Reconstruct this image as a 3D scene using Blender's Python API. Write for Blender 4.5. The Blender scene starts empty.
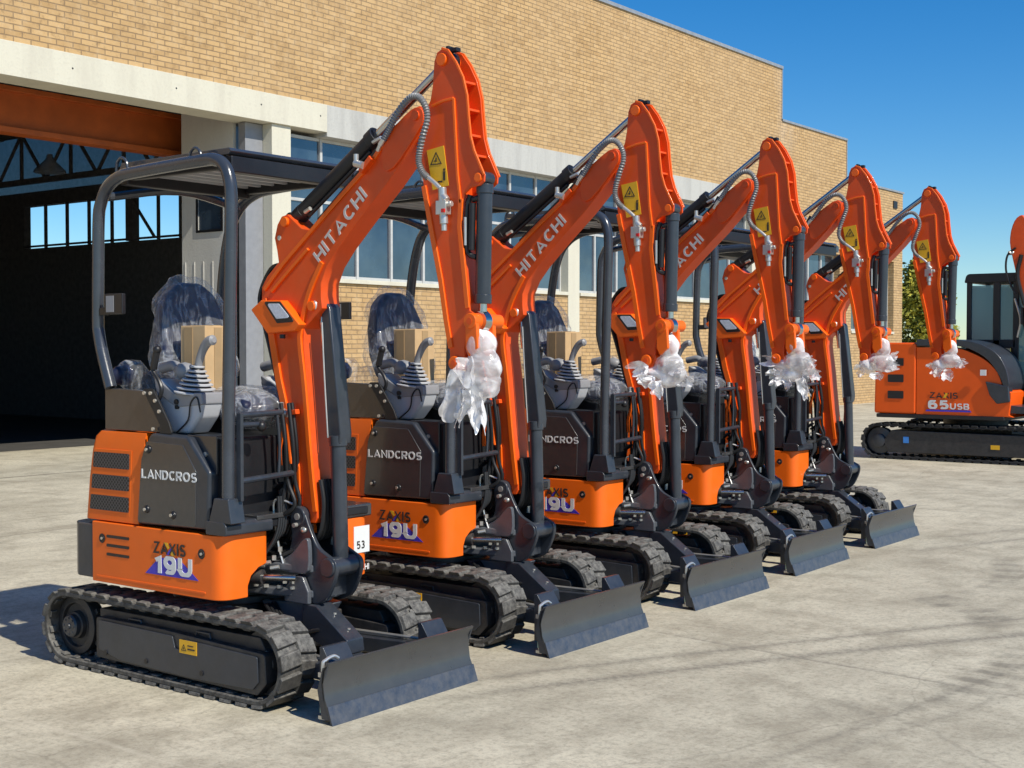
import bpy, bmesh, math, random
from mathutils import Vector, Matrix, noise
R = math.radians
PI = math.pi
sc = bpy.context.scene
col = sc.collection
random.seed(7)

# ------------------------------------------------------------------ materials
def nt(name):
    m = bpy.data.materials.new(name); m.use_nodes = True
    t = m.node_tree; b = t.nodes['Principled BSDF']
    return m, t, b
def node(t, typ, **kw):
    n = t.nodes.new(typ)
    for k, v in kw.items():
        if k.startswith('i_'):
            key = k[2:].replace('_', ' ')
            n.inputs[key].default_value = v
        else: setattr(n, k, v)
    return n
def math_node(t, op, a, b=None, clamp=False):
    n = t.nodes.new('ShaderNodeMath'); n.operation = op; n.use_clamp = clamp
    for i, v in enumerate((a, b)):
        if v is None: continue
        if isinstance(v, (int, float)): n.inputs[i].default_value = v
        else: t.links.new(v, n.inputs[i])
    return n.outputs[0]
def mixc(t, fac, a, b, mode='MIX'):
    n = t.nodes.new('ShaderNodeMix'); n.data_type = 'RGBA'; n.blend_type = mode
    if isinstance(fac, (int, float)): n.inputs[0].default_value = fac
    else: t.links.new(fac, n.inputs[0])
    for i, v in ((6, a), (7, b)):
        if isinstance(v, tuple): n.inputs[i].default_value = (v[0], v[1], v[2], 1)
        else: t.links.new(v, n.inputs[i])
    return n.outputs[2]
def ramp(t, fac, p0, p1):
    n = t.nodes.new('ShaderNodeMapRange'); n.inputs[1].default_value = p0; n.inputs[2].default_value = p1
    t.links.new(fac, n.inputs[0]); return n.outputs[0]
def paint(name, c, rough=.4, metal=0., var=.12, bump=.02, scale=9, coat=0., dust=None, dustamt=.3, spec=.5, ior=None):
    m, t, b = nt(name)
    tc = node(t, 'ShaderNodeTexCoord')
    n1 = node(t, 'ShaderNodeTexNoise', i_Scale=scale, i_Detail=6.0, i_Roughness=.6)
    t.links.new(tc.outputs['Object'], n1.inputs['Vector'])
    f = ramp(t, n1.outputs[0], .3, .7)
    d = tuple(x * (1 - var) for x in c); l = tuple(min(1, x * (1 + var)) for x in c)
    cc = mixc(t, f, d, l)
    if dust:
        n3 = node(t, 'ShaderNodeTexNoise', i_Scale=scale * 2.3, i_Detail=8.0, i_Roughness=.7)
        t.links.new(tc.outputs['Object'], n3.inputs['Vector'])
        g = node(t, 'ShaderNodeNewGeometry'); s = node(t, 'ShaderNodeSeparateXYZ'); t.links.new(g.outputs['Normal'], s.inputs[0])
        upf = math_node(t, 'MULTIPLY', math_node(t, 'ADD', s.outputs[2], .55, True), ramp(t, n3.outputs[0], .35, .62))
        cc = mixc(t, math_node(t, 'MULTIPLY', upf, dustamt), cc, dust)
    t.links.new(cc, b.inputs['Base Color'])
    rr = math_node(t, 'ADD', math_node(t, 'MULTIPLY', n1.outputs[0], .16), rough - .08, True)
    t.links.new(rr, b.inputs['Roughness'])
    b.inputs['Metallic'].default_value = metal
    b.inputs['Specular IOR Level'].default_value = spec
    if coat: b.inputs['Coat Weight'].default_value = coat; b.inputs['Coat Roughness'].default_value = .08
    if bump:
        n2 = node(t, 'ShaderNodeTexNoise', i_Scale=scale * 14, i_Detail=3.0); t.links.new(tc.outputs['Object'], n2.inputs['Vector'])
        bp = node(t, 'ShaderNodeBump', i_Strength=bump * 4, i_Distance=.004); t.links.new(n2.outputs[0], bp.inputs['Height'])
        t.links.new(bp.outputs[0], b.inputs['Normal'])
    return m
M = {}
M['orange'] = paint('orange_paint', (.89, .142, .004), .42, var=.05, coat=.08, bump=.012, scale=5, dust=(.5, .33, .18), dustamt=.05, spec=.35)
M['house_orange'] = paint('house_orange_paint', (.86, .105, .004), .40, var=.06, coat=.1, scale=3, spec=.35)
M['boom_orange'] = paint('boom_orange_paint', (.78, .078, .004), .42, var=.10, coat=.06, bump=.012, scale=5, dust=(.45, .25, .13), dustamt=.14, spec=.35)
M['lit_rim_orange'] = paint('lit_rim_orange_paint', (.92, .135, .004), .40, var=.06, coat=.08, bump=.01, scale=6, spec=.4)  # boom orange brightened: sun on the raised rims painted into the colour
M['steel'] = paint('dark_grey_paint', (.026, .032, .043), .36, var=.18, bump=.02, coat=.2, dust=(.25, .23, .2), dustamt=.06)
M['sunlit_steel'] = paint('sunlit_grey_paint', (.085, .094, .110), .34, var=.2, bump=.05, coat=.2, dust=(.3, .27, .22), dustamt=.15)  # lightened steel: sun on the swing bracket painted into the grey
M['copper'] = paint('faded_red_cap', (.55, .16, .10), .45, var=.1)
M['tube'] = paint('frame_grey_paint', (.040, .047, .060), .26, var=.15, bump=.02, coat=.3)
M['black'] = paint('black_plastic', (.012, .012, .014), .42, var=.2, bump=.03)
M['hose'] = paint('black_rubber_hose', (.010, .010, .011), .5, var=.2, bump=.03)
M['blade'] = paint('blade_paint', (.050, .052, .054), .30, var=.08, bump=.015, coat=.2, dust=(.30, .26, .2), dustamt=.03)
M['panel'] = paint('grey_brown_cover', (.038, .039, .042), .24, var=.08, bump=.01, coat=.5, dust=(.3, .26, .2), dustamt=.05)
M['rubber'] = paint('dusty_rubber', (.035, .033, .031), .7, var=.3, bump=.10, scale=14, dust=(.30, .285, .25), dustamt=.55)
M['rubber_dark'] = paint('dark_rubber', (.018, .018, .019), .75, var=.3, bump=.06, scale=14)
M['underblack'] = paint('undercarriage_black', (.022, .022, .024), .5, var=.25, bump=.05, dust=(.16, .14, .12), dustamt=.3)
M['lightgrey'] = paint('light_grey_plastic', (.50, .51, .53), .42, var=.06, bump=.02)
M['midgrey'] = paint('mid_grey_plastic', (.26, .265, .28), .45, var=.08, bump=.02)
M['chrome'] = paint('polished_rod', (.55, .53, .50), .22, metal=1., var=.05, bump=0)
M['zinc'] = paint('zinc_fitting', (.62, .60, .55), .35, metal=.7, var=.12, bump=.02)
M['bluefab'] = paint('blue_seat_cloth', (.010, .015, .045), .45, var=.25, bump=.1, scale=20)
M['card'] = paint('cardboard', (.56, .38, .20), .8, var=.08, bump=.05, scale=12)
M['white'] = paint('white_lettering', (.74, .74, .72), .5, var=.03, bump=0)
M['letter'] = paint('silver_lettering', (.60, .55, .50), .5, var=.05, bump=0)
M['blackletter'] = paint('black_lettering', (.03, .022, .02), .5, var=.05, bump=0)
M['purple'] = paint('blue_violet_decal', (.055, .04, .50), .45, var=.05, bump=0)
M['yellow'] = paint('yellow_decal', (.80, .43, .015), .45, var=.05, bump=0)
M['glasslamp'] = paint('lamp_lens', (.62, .66, .74), .12, var=.2, bump=0, scale=60)
M['red'] = paint('red_grip', (.6, .02, .015), .4, var=.08, bump=0)
M['tape'] = paint('packing_tape', (.40, .27, .14), .25, var=.1, bump=0)
M['greenish'] = paint('pale_green_tag', (.35, .50, .38), .5, var=.1, bump=0)

def mesh_grille():
    m, t, b = nt('vent_mesh')
    tc = node(t, 'ShaderNodeTexCoord'); mp = node(t, 'ShaderNodeMapping'); mp.inputs['Rotation'].default_value = (0, R(45), 0); mp.inputs['Scale'].default_value = (62, 62, 62)
    t.links.new(tc.outputs['Object'], mp.inputs[0])
    s = node(t, 'ShaderNodeSeparateXYZ'); t.links.new(mp.outputs[0], s.inputs[0])
    a = math_node(t, 'ABSOLUTE', math_node(t, 'SUBTRACT', math_node(t, 'FRACT', s.outputs[0]), .5))
    c = math_node(t, 'ABSOLUTE', math_node(t, 'SUBTRACT', math_node(t, 'FRACT', s.outputs[2]), .5))
    mx = math_node(t, 'MAXIMUM', a, c)
    f = math_node(t, 'GREATER_THAN', mx, .38)
    t.links.new(mixc(t, f, (.004, .004, .005), (.085, .085, .09)), b.inputs['Base Color'])
    b.inputs['Roughness'].default_value = .5
    return m
M['mesh'] = mesh_grille()
def film(name, c, bscale):
    m, t, b = nt(name)
    tc = node(t, 'ShaderNodeTexCoord')
    mp = node(t, 'ShaderNodeMapping'); mp.inputs['Scale'].default_value = (1, 1, .45); t.links.new(tc.outputs['Object'], mp.inputs[0])
    n = node(t, 'ShaderNodeTexNoise', i_Scale=bscale, i_Detail=4.0, i_Roughness=.55, i_Distortion=2.2); t.links.new(mp.outputs[0], n.inputs['Vector'])
    rd = math_node(t, 'SUBTRACT', 1.0, math_node(t, 'MULTIPLY', math_node(t, 'ABSOLUTE', math_node(t, 'SUBTRACT', n.outputs[0], .5)), 14.0), True)   # thin creases
    b.inputs['Base Color'].default_value = (*c, 1); b.inputs['Roughness'].default_value = .07
    b.inputs['Specular IOR Level'].default_value = 1.0
    lw = node(t, 'ShaderNodeLayerWeight', i_Blend=.22)
    a = math_node(t, 'ADD', math_node(t, 'MULTIPLY', rd, .22), .06)
    a = math_node(t, 'ADD', a, math_node(t, 'MULTIPLY', lw.outputs['Facing'], .30), True)
    t.links.new(a, b.inputs['Alpha'])
    bp = node(t, 'ShaderNodeBump', i_Strength=.7, i_Distance=.03); t.links.new(n.outputs[0], bp.inputs['Height']); t.links.new(bp.outputs[0], b.inputs['Normal'])
    return m
M['film'] = film('clear_plastic_film', (.80, .83, .88), 8.0)
def bubble():
    m, t, b = nt('bubble_wrap_film')
    tc = node(t, 'ShaderNodeTexCoord')
    n = node(t, 'ShaderNodeTexNoise', i_Scale=8.0, i_Detail=3.0, i_Roughness=.45, i_Distortion=1.2); t.links.new(tc.outputs['Object'], n.inputs['Vector'])
    v = node(t, 'ShaderNodeTexVoronoi', i_Scale=85.0); t.links.new(tc.outputs['Object'], v.inputs['Vector'])
    t.links.new(mixc(t, ramp(t, n.outputs[0], .35, .65), (.74, .71, .70), (.92, .91, .91)), b.inputs['Base Color'])
    b.inputs['Roughness'].default_value = .24
    b.inputs['Subsurface Weight'].default_value = .15; b.inputs['Subsurface Radius'].default_value = (.03, .03, .03)
    a = math_node(t, 'ADD', math_node(t, 'MULTIPLY', ramp(t, n.outputs[0], .38, .6), .45), .42, True)
    t.links.new(a, b.inputs['Alpha'])
    h = math_node(t, 'ADD', n.outputs[0], math_node(t, 'MULTIPLY', v.outputs['Distance'], .12))
    bp = node(t, 'ShaderNodeBump', i_Strength=.4, i_Distance=.02); t.links.new(h, bp.inputs['Height']); t.links.new(bp.outputs[0], b.inputs['Normal'])
    return m
M['bubble'] = bubble()

def brick():
    m, t, b = nt('yellow_brick')
    tc = node(t, 'ShaderNodeTexCoord'); s = node(t, 'ShaderNodeSeparateXYZ'); t.links.new(tc.outputs['Object'], s.inputs[0])
    cb = node(t, 'ShaderNodeCombineXYZ')
    t.links.new(math_node(t, 'ADD', s.outputs[1], s.outputs[0]), cb.inputs[0]); t.links.new(s.outputs[2], cb.inputs[1])
    # slight waviness of the courses
    nz = node(t, 'ShaderNodeTexNoise', i_Scale=1.3, i_Detail=3.0); t.links.new(cb.outputs[0], nz.inputs['Vector'])
    vm = node(t, 'ShaderNodeVectorMath', operation='MULTIPLY_ADD'); t.links.new(nz.outputs['Color'], vm.inputs[0]); vm.inputs[1].default_value = (.012, .012, 0); t.links.new(cb.outputs[0], vm.inputs[2])
    br = node(t, 'ShaderNodeTexBrick'); t.links.new(vm.outputs[0], br.inputs['Vector'])
    br.inputs['Scale'].default_value = 1.0; br.inputs['Brick Width'].default_value = .25; br.inputs['Row Height'].default_value = .076
    br.inputs['Mortar Size'].default_value = .008; br.inputs['Mortar Smooth'].default_value = .25; br.inputs['Bias'].default_value = -.1
    br.inputs['Color1'].default_value = (.57, .365, .160, 1); br.inputs['Color2'].default_value = (.45, .275, .112, 1); br.inputs['Mortar'].default_value = (.26, .168, .088, 1)
    n1 = node(t, 'ShaderNodeTexNoise', i_Scale=.45, i_Detail=6.0, i_Roughness=.65); t.links.new(tc.outputs['Object'], n1.inputs['Vector'])
    n2 = node(t, 'ShaderNodeTexNoise', i_Scale=7.0, i_Detail=5.0, i_Roughness=.7); t.links.new(tc.outputs['Object'], n2.inputs['Vector'])
    c = mixc(t, ramp(t, n1.outputs[0], .35, .68), br.outputs['Color'], mixc(t, .35, br.outputs['Color'], (.52, .37, .21)))
    c = mixc(t, math_node(t, 'MULTIPLY', ramp(t, n2.outputs[0], .52, .72), .5), c, (.62, .45, .26))
    c = mixc(t, math_node(t, 'MULTIPLY', ramp(t, n2.outputs[0], .45, .30), .55), c, (.20, .12, .055))
    n5 = node(t, 'ShaderNodeTexNoise', i_Scale=2.2, i_Detail=7.0, i_Roughness=.7); t.links.new(tc.outputs['Object'], n5.inputs['Vector'])
    c = mixc(t, math_node(t, 'MULTIPLY', ramp(t, n5.outputs[0], .50, .72), .30), c, (.27, .17, .08))
    # pale efflorescence streaks
    n3 = node(t, 'ShaderNodeTexNoise', i_Scale=.35, i_Detail=5.0, i_Roughness=.6)
    mp = node(t, 'ShaderNodeMapping'); mp.inputs['Scale'].default_value = (1, 1, .35); mp.inputs['Location'].default_value = (3, 7, 1); t.links.new(tc.outputs['Object'], mp.inputs[0]); t.links.new(mp.outputs[0], n3.inputs['Vector'])
    c = mixc(t, math_node(t, 'MULTIPLY', ramp(t, n3.outputs[0], .60, .72), .3), c, (.60, .52, .42))
    t.links.new(c, b.inputs['Base Color']); b.inputs['Roughness'].default_value = .85
    h = math_node(t, 'ADD', math_node(t, 'MULTIPLY', br.outputs['Fac'], -1.0), math_node(t, 'MULTIPLY', n2.outputs[0], .5))
    bp = node(t, 'ShaderNodeBump', i_Strength=.8, i_Distance=.012); t.links.new(h, bp.inputs['Height']); t.links.new(bp.outputs[0], b.inputs['Normal'])
    return m
M['brick'] = brick()
def plaster(name, c, stain, amt=.5, scale=1.2):
    m, t, b = nt(name)
    tc = node(t, 'ShaderNodeTexCoord')
    mp = node(t, 'ShaderNodeMapping'); mp.inputs['Scale'].default_value = (1, 2.2, .35); t.links.new(tc.outputs['Object'], mp.inputs[0])
    n1 = node(t, 'ShaderNodeTexNoise', i_Scale=scale, i_Detail=8.0, i_Roughness=.7); t.links.new(mp.outputs[0], n1.inputs['Vector'])
    n2 = node(t, 'ShaderNodeTexNoise', i_Scale=30.0, i_Detail=5.0); t.links.new(tc.outputs['Object'], n2.inputs['Vector'])
    cc = mixc(t, math_node(t, 'MULTIPLY', ramp(t, n1.outputs[0], .45, .75), amt), c, stain)
    cc = mixc(t, math_node(t, 'MULTIPLY', ramp(t, n2.outputs[0], .5, .75), .25), cc, stain)
    t.links.new(cc, b.inputs['Base Color']); b.inputs['Roughness'].default_value = .8
    bp = node(t, 'ShaderNodeBump', i_Strength=.35, i_Distance=.01); t.links.new(n2.outputs[0], bp.inputs['Height']); t.links.new(bp.outputs[0], b.inputs['Normal'])
    return m
M['cream'] = plaster('cream_render', (.64, .605, .485), (.45, .41, .33))
M['rawconc'] = plaster('raw_concrete', (.50, .49, .45), (.30, .29, .27), .7)
M['doorpaint'] = plaster('door_paint', (.66, .64, .58), (.45, .42, .36), .4)
M['flash'] = paint('metal_flashing', (.34, .36, .38), .45, metal=.3, var=.15)
M['frame'] = paint('window_frame_paint', (.50, .50, .48), .5, var=.1)
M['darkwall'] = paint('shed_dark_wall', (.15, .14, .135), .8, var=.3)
M['floorshade'] = paint('shed_floor_shade', (.06, .056, .05), .8, var=.25, scale=2)  # lintel shade put into the floor colour
M['crane'] = paint('crane_paint', (.50, .11, .02), .5, var=.15, scale=3)
M['translucent'] = paint('grey_skylight_panel', (.30, .30, .30), .6, var=.2); M['translucent'].node_tree.nodes['Principled BSDF'].inputs['Alpha'].default_value = .72
def glass():
    m, t, b = nt('window_glass')
    tc = node(t, 'ShaderNodeTexCoord'); n = node(t, 'ShaderNodeTexNoise', i_Scale=.9, i_Detail=5.0, i_Roughness=.6); t.links.new(tc.outputs['Object'], n.inputs['Vector'])
    t.links.new(mixc(t, ramp(t, n.outputs[0], .35, .7), (.012, .022, .045), (.055, .085, .115)), b.inputs['Base Color'])
    b.inputs['Roughness'].default_value = .08; b.inputs['Specular IOR Level'].default_value = 1.0; b.inputs['IOR'].default_value = 1.7
    n2 = node(t, 'ShaderNodeTexNoise', i_Scale=1.4, i_Detail=1.0); t.links.new(tc.outputs['Object'], n2.inputs['Vector'])
    bp = node(t, 'ShaderNodeBump', i_Strength=.25, i_Distance=.03); t.links.new(n2.outputs[0], bp.inputs['Height']); t.links.new(bp.outputs[0], b.inputs['Normal'])
    return m
M['glass'] = glass()
def cabglass():
    m, t, b = nt('cab_glass')
    b.inputs['Base Color'].default_value = (.12, .26, .30, 1); b.inputs['Roughness'].default_value = .05
    b.inputs['Alpha'].default_value = .72; b.inputs['Specular IOR Level'].default_value = .9
    return m
M['cabglass'] = cabglass()

def ground_mat():
    m, t, b = nt('yard_concrete')
    tc = node(t, 'ShaderNodeTexCoord'); P = tc.outputs['Object']
    s = node(t, 'ShaderNodeSeparateXYZ'); t.links.new(P, s.inputs[0]); X, Y = s.outputs[0], s.outputs[1]
    def nz(scale, det, rg=.6, sx=1, sy=1, rot=0, dist=0., loc=(0, 0, 0)):
        mp = node(t, 'ShaderNodeMapping'); mp.inputs['Scale'].default_value = (sx, sy, 1); mp.inputs['Rotation'].default_value = (0, 0, rot); mp.inputs['Location'].default_value = loc
        t.links.new(P, mp.inputs[0])
        n = node(t, 'ShaderNodeTexNoise', i_Scale=scale, i_Detail=det, i_Roughness=rg, i_Distortion=dist); t.links.new(mp.outputs[0], n.inputs['Vector']); return n.outputs[0]
    big = nz(.35, 6, .62); mid = nz(2.1, 7, .68, dist=.3); fine = nz(28, 6, .75); grit = nz(150, 3, .7)
    streak = nz(2.2, 6, .65, 1, .22, R(20)); streak2 = nz(9.0, 5, .7, 1, .10, R(10), loc=(4, 2, 0))
    c = mixc(t, ramp(t, big, .35, .66), (.49, .445, .335), (.64, .585, .445))
    c = mixc(t, math_node(t, 'MULTIPLY', ramp(t, mid, .46, .66), .60), c, (.275, .240, .175))
    c = mixc(t, math_node(t, 'MULTIPLY', ramp(t, streak, .50, .68), .40), c, (.25, .215, .155))
    c = mixc(t, math_node(t, 'MULTIPLY', ramp(t, streak2, .60, .74), .5), c, (.64, .58, .44))
    c = mixc(t, math_node(t, 'MULTIPLY', ramp(t, fine, .48, .66), .55), c, (.22, .195, .145))
    c = mixc(t, math_node(t, 'MULTIPLY', ramp(t, grit, .62, .74), .35), c, (.58, .54, .45))
    c = mixc(t, math_node(t, 'MULTIPLY', ramp(t, grit, .38, .28), .35), c, (.16, .145, .12))
    g8 = nz(11, 7, .8, 1, .5, R(15), loc=(3, 3, 0)); g60 = nz(70, 4, .75)
    c = mixc(t, math_node(t, 'MULTIPLY', ramp(t, g8, .50, .66), .42), c, (.27, .24, .175))
    c = mixc(t, math_node(t, 'MULTIPLY', ramp(t, g60, .54, .70), .45), c, (.20, .175, .13))
    c = mixc(t, math_node(t, 'MULTIPLY', ramp(t, g60, .44, .30), .40), c, (.68, .63, .50))
    # oily and damp-looking stains, scrapes
    blot = nz(.9, 5, .55, dist=.6, loc=(9, 3, 0)); blot2 = nz(5.5, 6, .7, loc=(2, 8, 0)); scr = nz(3.2, 7, .75, 1, .045, R(28), loc=(1, 1, 0)); scr2 = nz(3.0, 7, .75, .05, 1, R(12), loc=(7, 1, 0))
    c = mixc(t, math_node(t, 'MULTIPLY', ramp(t, blot, .56, .72), .38), c, (.22, .19, .135))
    c = mixc(t, math_node(t, 'MULTIPLY', ramp(t, blot2, .64, .74), .45), c, (.20, .17, .12))
    c = mixc(t, math_node(t, 'MULTIPLY', ramp(t, scr, .60, .68), .30), c, (.17, .15, .11))
    c = mixc(t, math_node(t, 'MULTIPLY', ramp(t, scr2, .62, .70), .30), c, (.66, .60, .47))
    dark = (.20, .18, .14)
    # dark streaks, tyre marks among them : soft bands along slightly curved lines
    def band(x0, y0, x1, y1, w, amt, bend=0.0):
        nonlocal c
        L = math.hypot(x1 - x0, y1 - y0); ux, uy = (x1 - x0) / L, (y1 - y0) / L
        dx = math_node(t, 'SUBTRACT', X, x0); dy = math_node(t, 'SUBTRACT', Y, y0)
        u = math_node(t, 'ADD', math_node(t, 'MULTIPLY', dx, ux), math_node(t, 'MULTIPLY', dy, uy))
        v = math_node(t, 'ADD', math_node(t, 'MULTIPLY', dx, -uy), math_node(t, 'MULTIPLY', dy, ux))
        v = math_node(t, 'ADD', v, math_node(t, 'MULTIPLY', math_node(t, 'MULTIPLY', u, u), bend))
        v = math_node(t, 'ADD', v, math_node(t, 'MULTIPLY', math_node(t, 'SUBTRACT', mid, .5), .05))
        f = ramp(t, math_node(t, 'ABSOLUTE', v), w, 0.0)
        f = math_node(t, 'MULTIPLY', f, f)
        e = math_node(t, 'MULTIPLY', ramp(t, u, -.4, .5), ramp(t, u, L + .6, L - .5))
        f = math_node(t, 'MULTIPLY', math_node(t, 'MULTIPLY', f, e), math_node(t, 'MULTIPLY', ramp(t, fine, .15, .62), amt))
        c = mixc(t, f, c, dark)
    band(1.02, .35, 2.95, 4.35, .10, .85, .012)
    band(1.25, .22, 2.95, 3.75, .13, .95, .02)
    band(1.35, 6.0, 3.6, 11.5, .12, .7); band(1.15, 6.6, 3.3, 12.0, .14, .6)
    band(2.75, -.1, 3.6, 4.8, .07, .55, -.01)
    band(.5, 12.2, 3.4, 16.8, .2, .55); band(-5, 13, .2, 10.6, .25, .4)
    # comb-like tread prints on an arc
    def arc(cx, cy, r, w, a0, a1, amt, nteeth):
        nonlocal c
        dx = math_node(t, 'SUBTRACT', X, cx); dy = math_node(t, 'SUBTRACT', Y, cy)
        d = math_node(t, 'SQRT', math_node(t, 'ADD', math_node(t, 'MULTIPLY', dx, dx), math_node(t, 'MULTIPLY', dy, dy)))
        a = math_node(t, 'ARCTAN2', dy, dx)
        f = ramp(t, math_node(t, 'ABSOLUTE', math_node(t, 'SUBTRACT', d, r)), w, w * .55)
        wob = math_node(t, 'ADD', math_node(t, 'MULTIPLY', a, nteeth), math_node(t, 'MULTIPLY', mid, 7.0))
        teeth = ramp(t, math_node(t, 'SINE', wob), -.3, .6)
        g = math_node(t, 'MULTIPLY', ramp(t, a, a0, a0 + .25), ramp(t, a, a1, a1 - .25))
        f = math_node(t, 'MULTIPLY', math_node(t, 'MULTIPLY', f, math_node(t, 'ADD', math_node(t, 'MULTIPLY', teeth, .7), .3)), math_node(t, 'MULTIPLY', g, math_node(t, 'MULTIPLY', ramp(t, streak, .36, .56), amt)))
        c = mixc(t, f, c, (.145, .13, .10))
    arc(1.05, 2.2, 2.03, .19, -.75, 1.15, .62, 60)
    arc(.2, 4.6, 2.1, .14, -.5, .7, .45, 50)
    # cracks and joints
    def joint(v, pos, w, col_, amt):
        nonlocal c
        wv = math_node(t, 'ADD', v, math_node(t, 'MULTIPLY', math_node(t, 'SUBTRACT', mid, .5), .012))
        f = ramp(t, math_node(t, 'ABSOLUTE', math_node(t, 'SUBTRACT', wv, pos)), w, w * .3)
        c = mixc(t, math_node(t, 'MULTIPLY', f, amt), c, col_)
    joint(X, -9.85, .035, (.07, .06, .05), .85)
    joint(X, -5.2, .018, (.10, .09, .07), .6)
    joint(Y, 8.6, .018, (.10, .09, .07), .5)
    joint(Y, -6.1, .02, (.10, .09, .07), .6)
    band(.95, 2.0, 3.25, 1.75, .022, .85, 0.0); band(1.0, 2.02, 3.3, 1.76, .05, .35, 0.0)
    band(2.9, .1, 3.35, 2.6, .10, .45, 0.02); band(-2.5, -1.6, 2.2, -2.1, .05, .3)
    vo = node(t, 'ShaderNodeTexVoronoi', feature='DISTANCE_TO_EDGE', i_Scale=.28)
    vm = node(t, 'ShaderNodeVectorMath', operation='MULTIPLY_ADD'); nn = node(t, 'ShaderNodeTexNoise', i_Scale=1.2, i_Detail=5.0); t.links.new(P, nn.inputs['Vector'])
    t.links.new(nn.outputs['Color'], vm.inputs[0]); vm.inputs[1].default_value = (.5, .5, 0); t.links.new(P, vm.inputs[2]); t.links.new(vm.outputs[0], vo.inputs['Vector'])
    c = mixc(t, math_node(t, 'MULTIPLY', ramp(t, vo.outputs['Distance'], .002, .0006), .22), c, (.13, .115, .09))
    t.links.new(c, b.inputs['Base Color'])
    t.links.new(math_node(t, 'ADD', math_node(t, 'MULTIPLY', mid, .3), .62, True), b.inputs['Roughness'])
    b.inputs['Specular IOR Level'].default_value = .3
    h = math_node(t, 'ADD', math_node(t, 'MULTIPLY', fine, .6), math_node(t, 'MULTIPLY', grit, .4))
    bp = node(t, 'ShaderNodeBump', i_Strength=.5, i_Distance=.006); t.links.new(h, bp.inputs['Height']); t.links.new(bp.outputs[0], b.inputs['Normal'])
    return m
M['ground'] = ground_mat()
def leafmat():
    m, t, b = nt('conifer_leaves')
    g = node(t, 'ShaderNodeNewGeometry'); 
    c = mixc(t, g.outputs['Random Per Island'], (.12, .15, .02), (.50, .44, .05))
    t.links.new(c, b.inputs['Base Color']); b.inputs['Roughness'].default_value = .7
    return m
M['leaf'] = leafmat()
M['bark'] = paint('bark', (.10, .075, .05), .9, var=.3, bump=.1)

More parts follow.
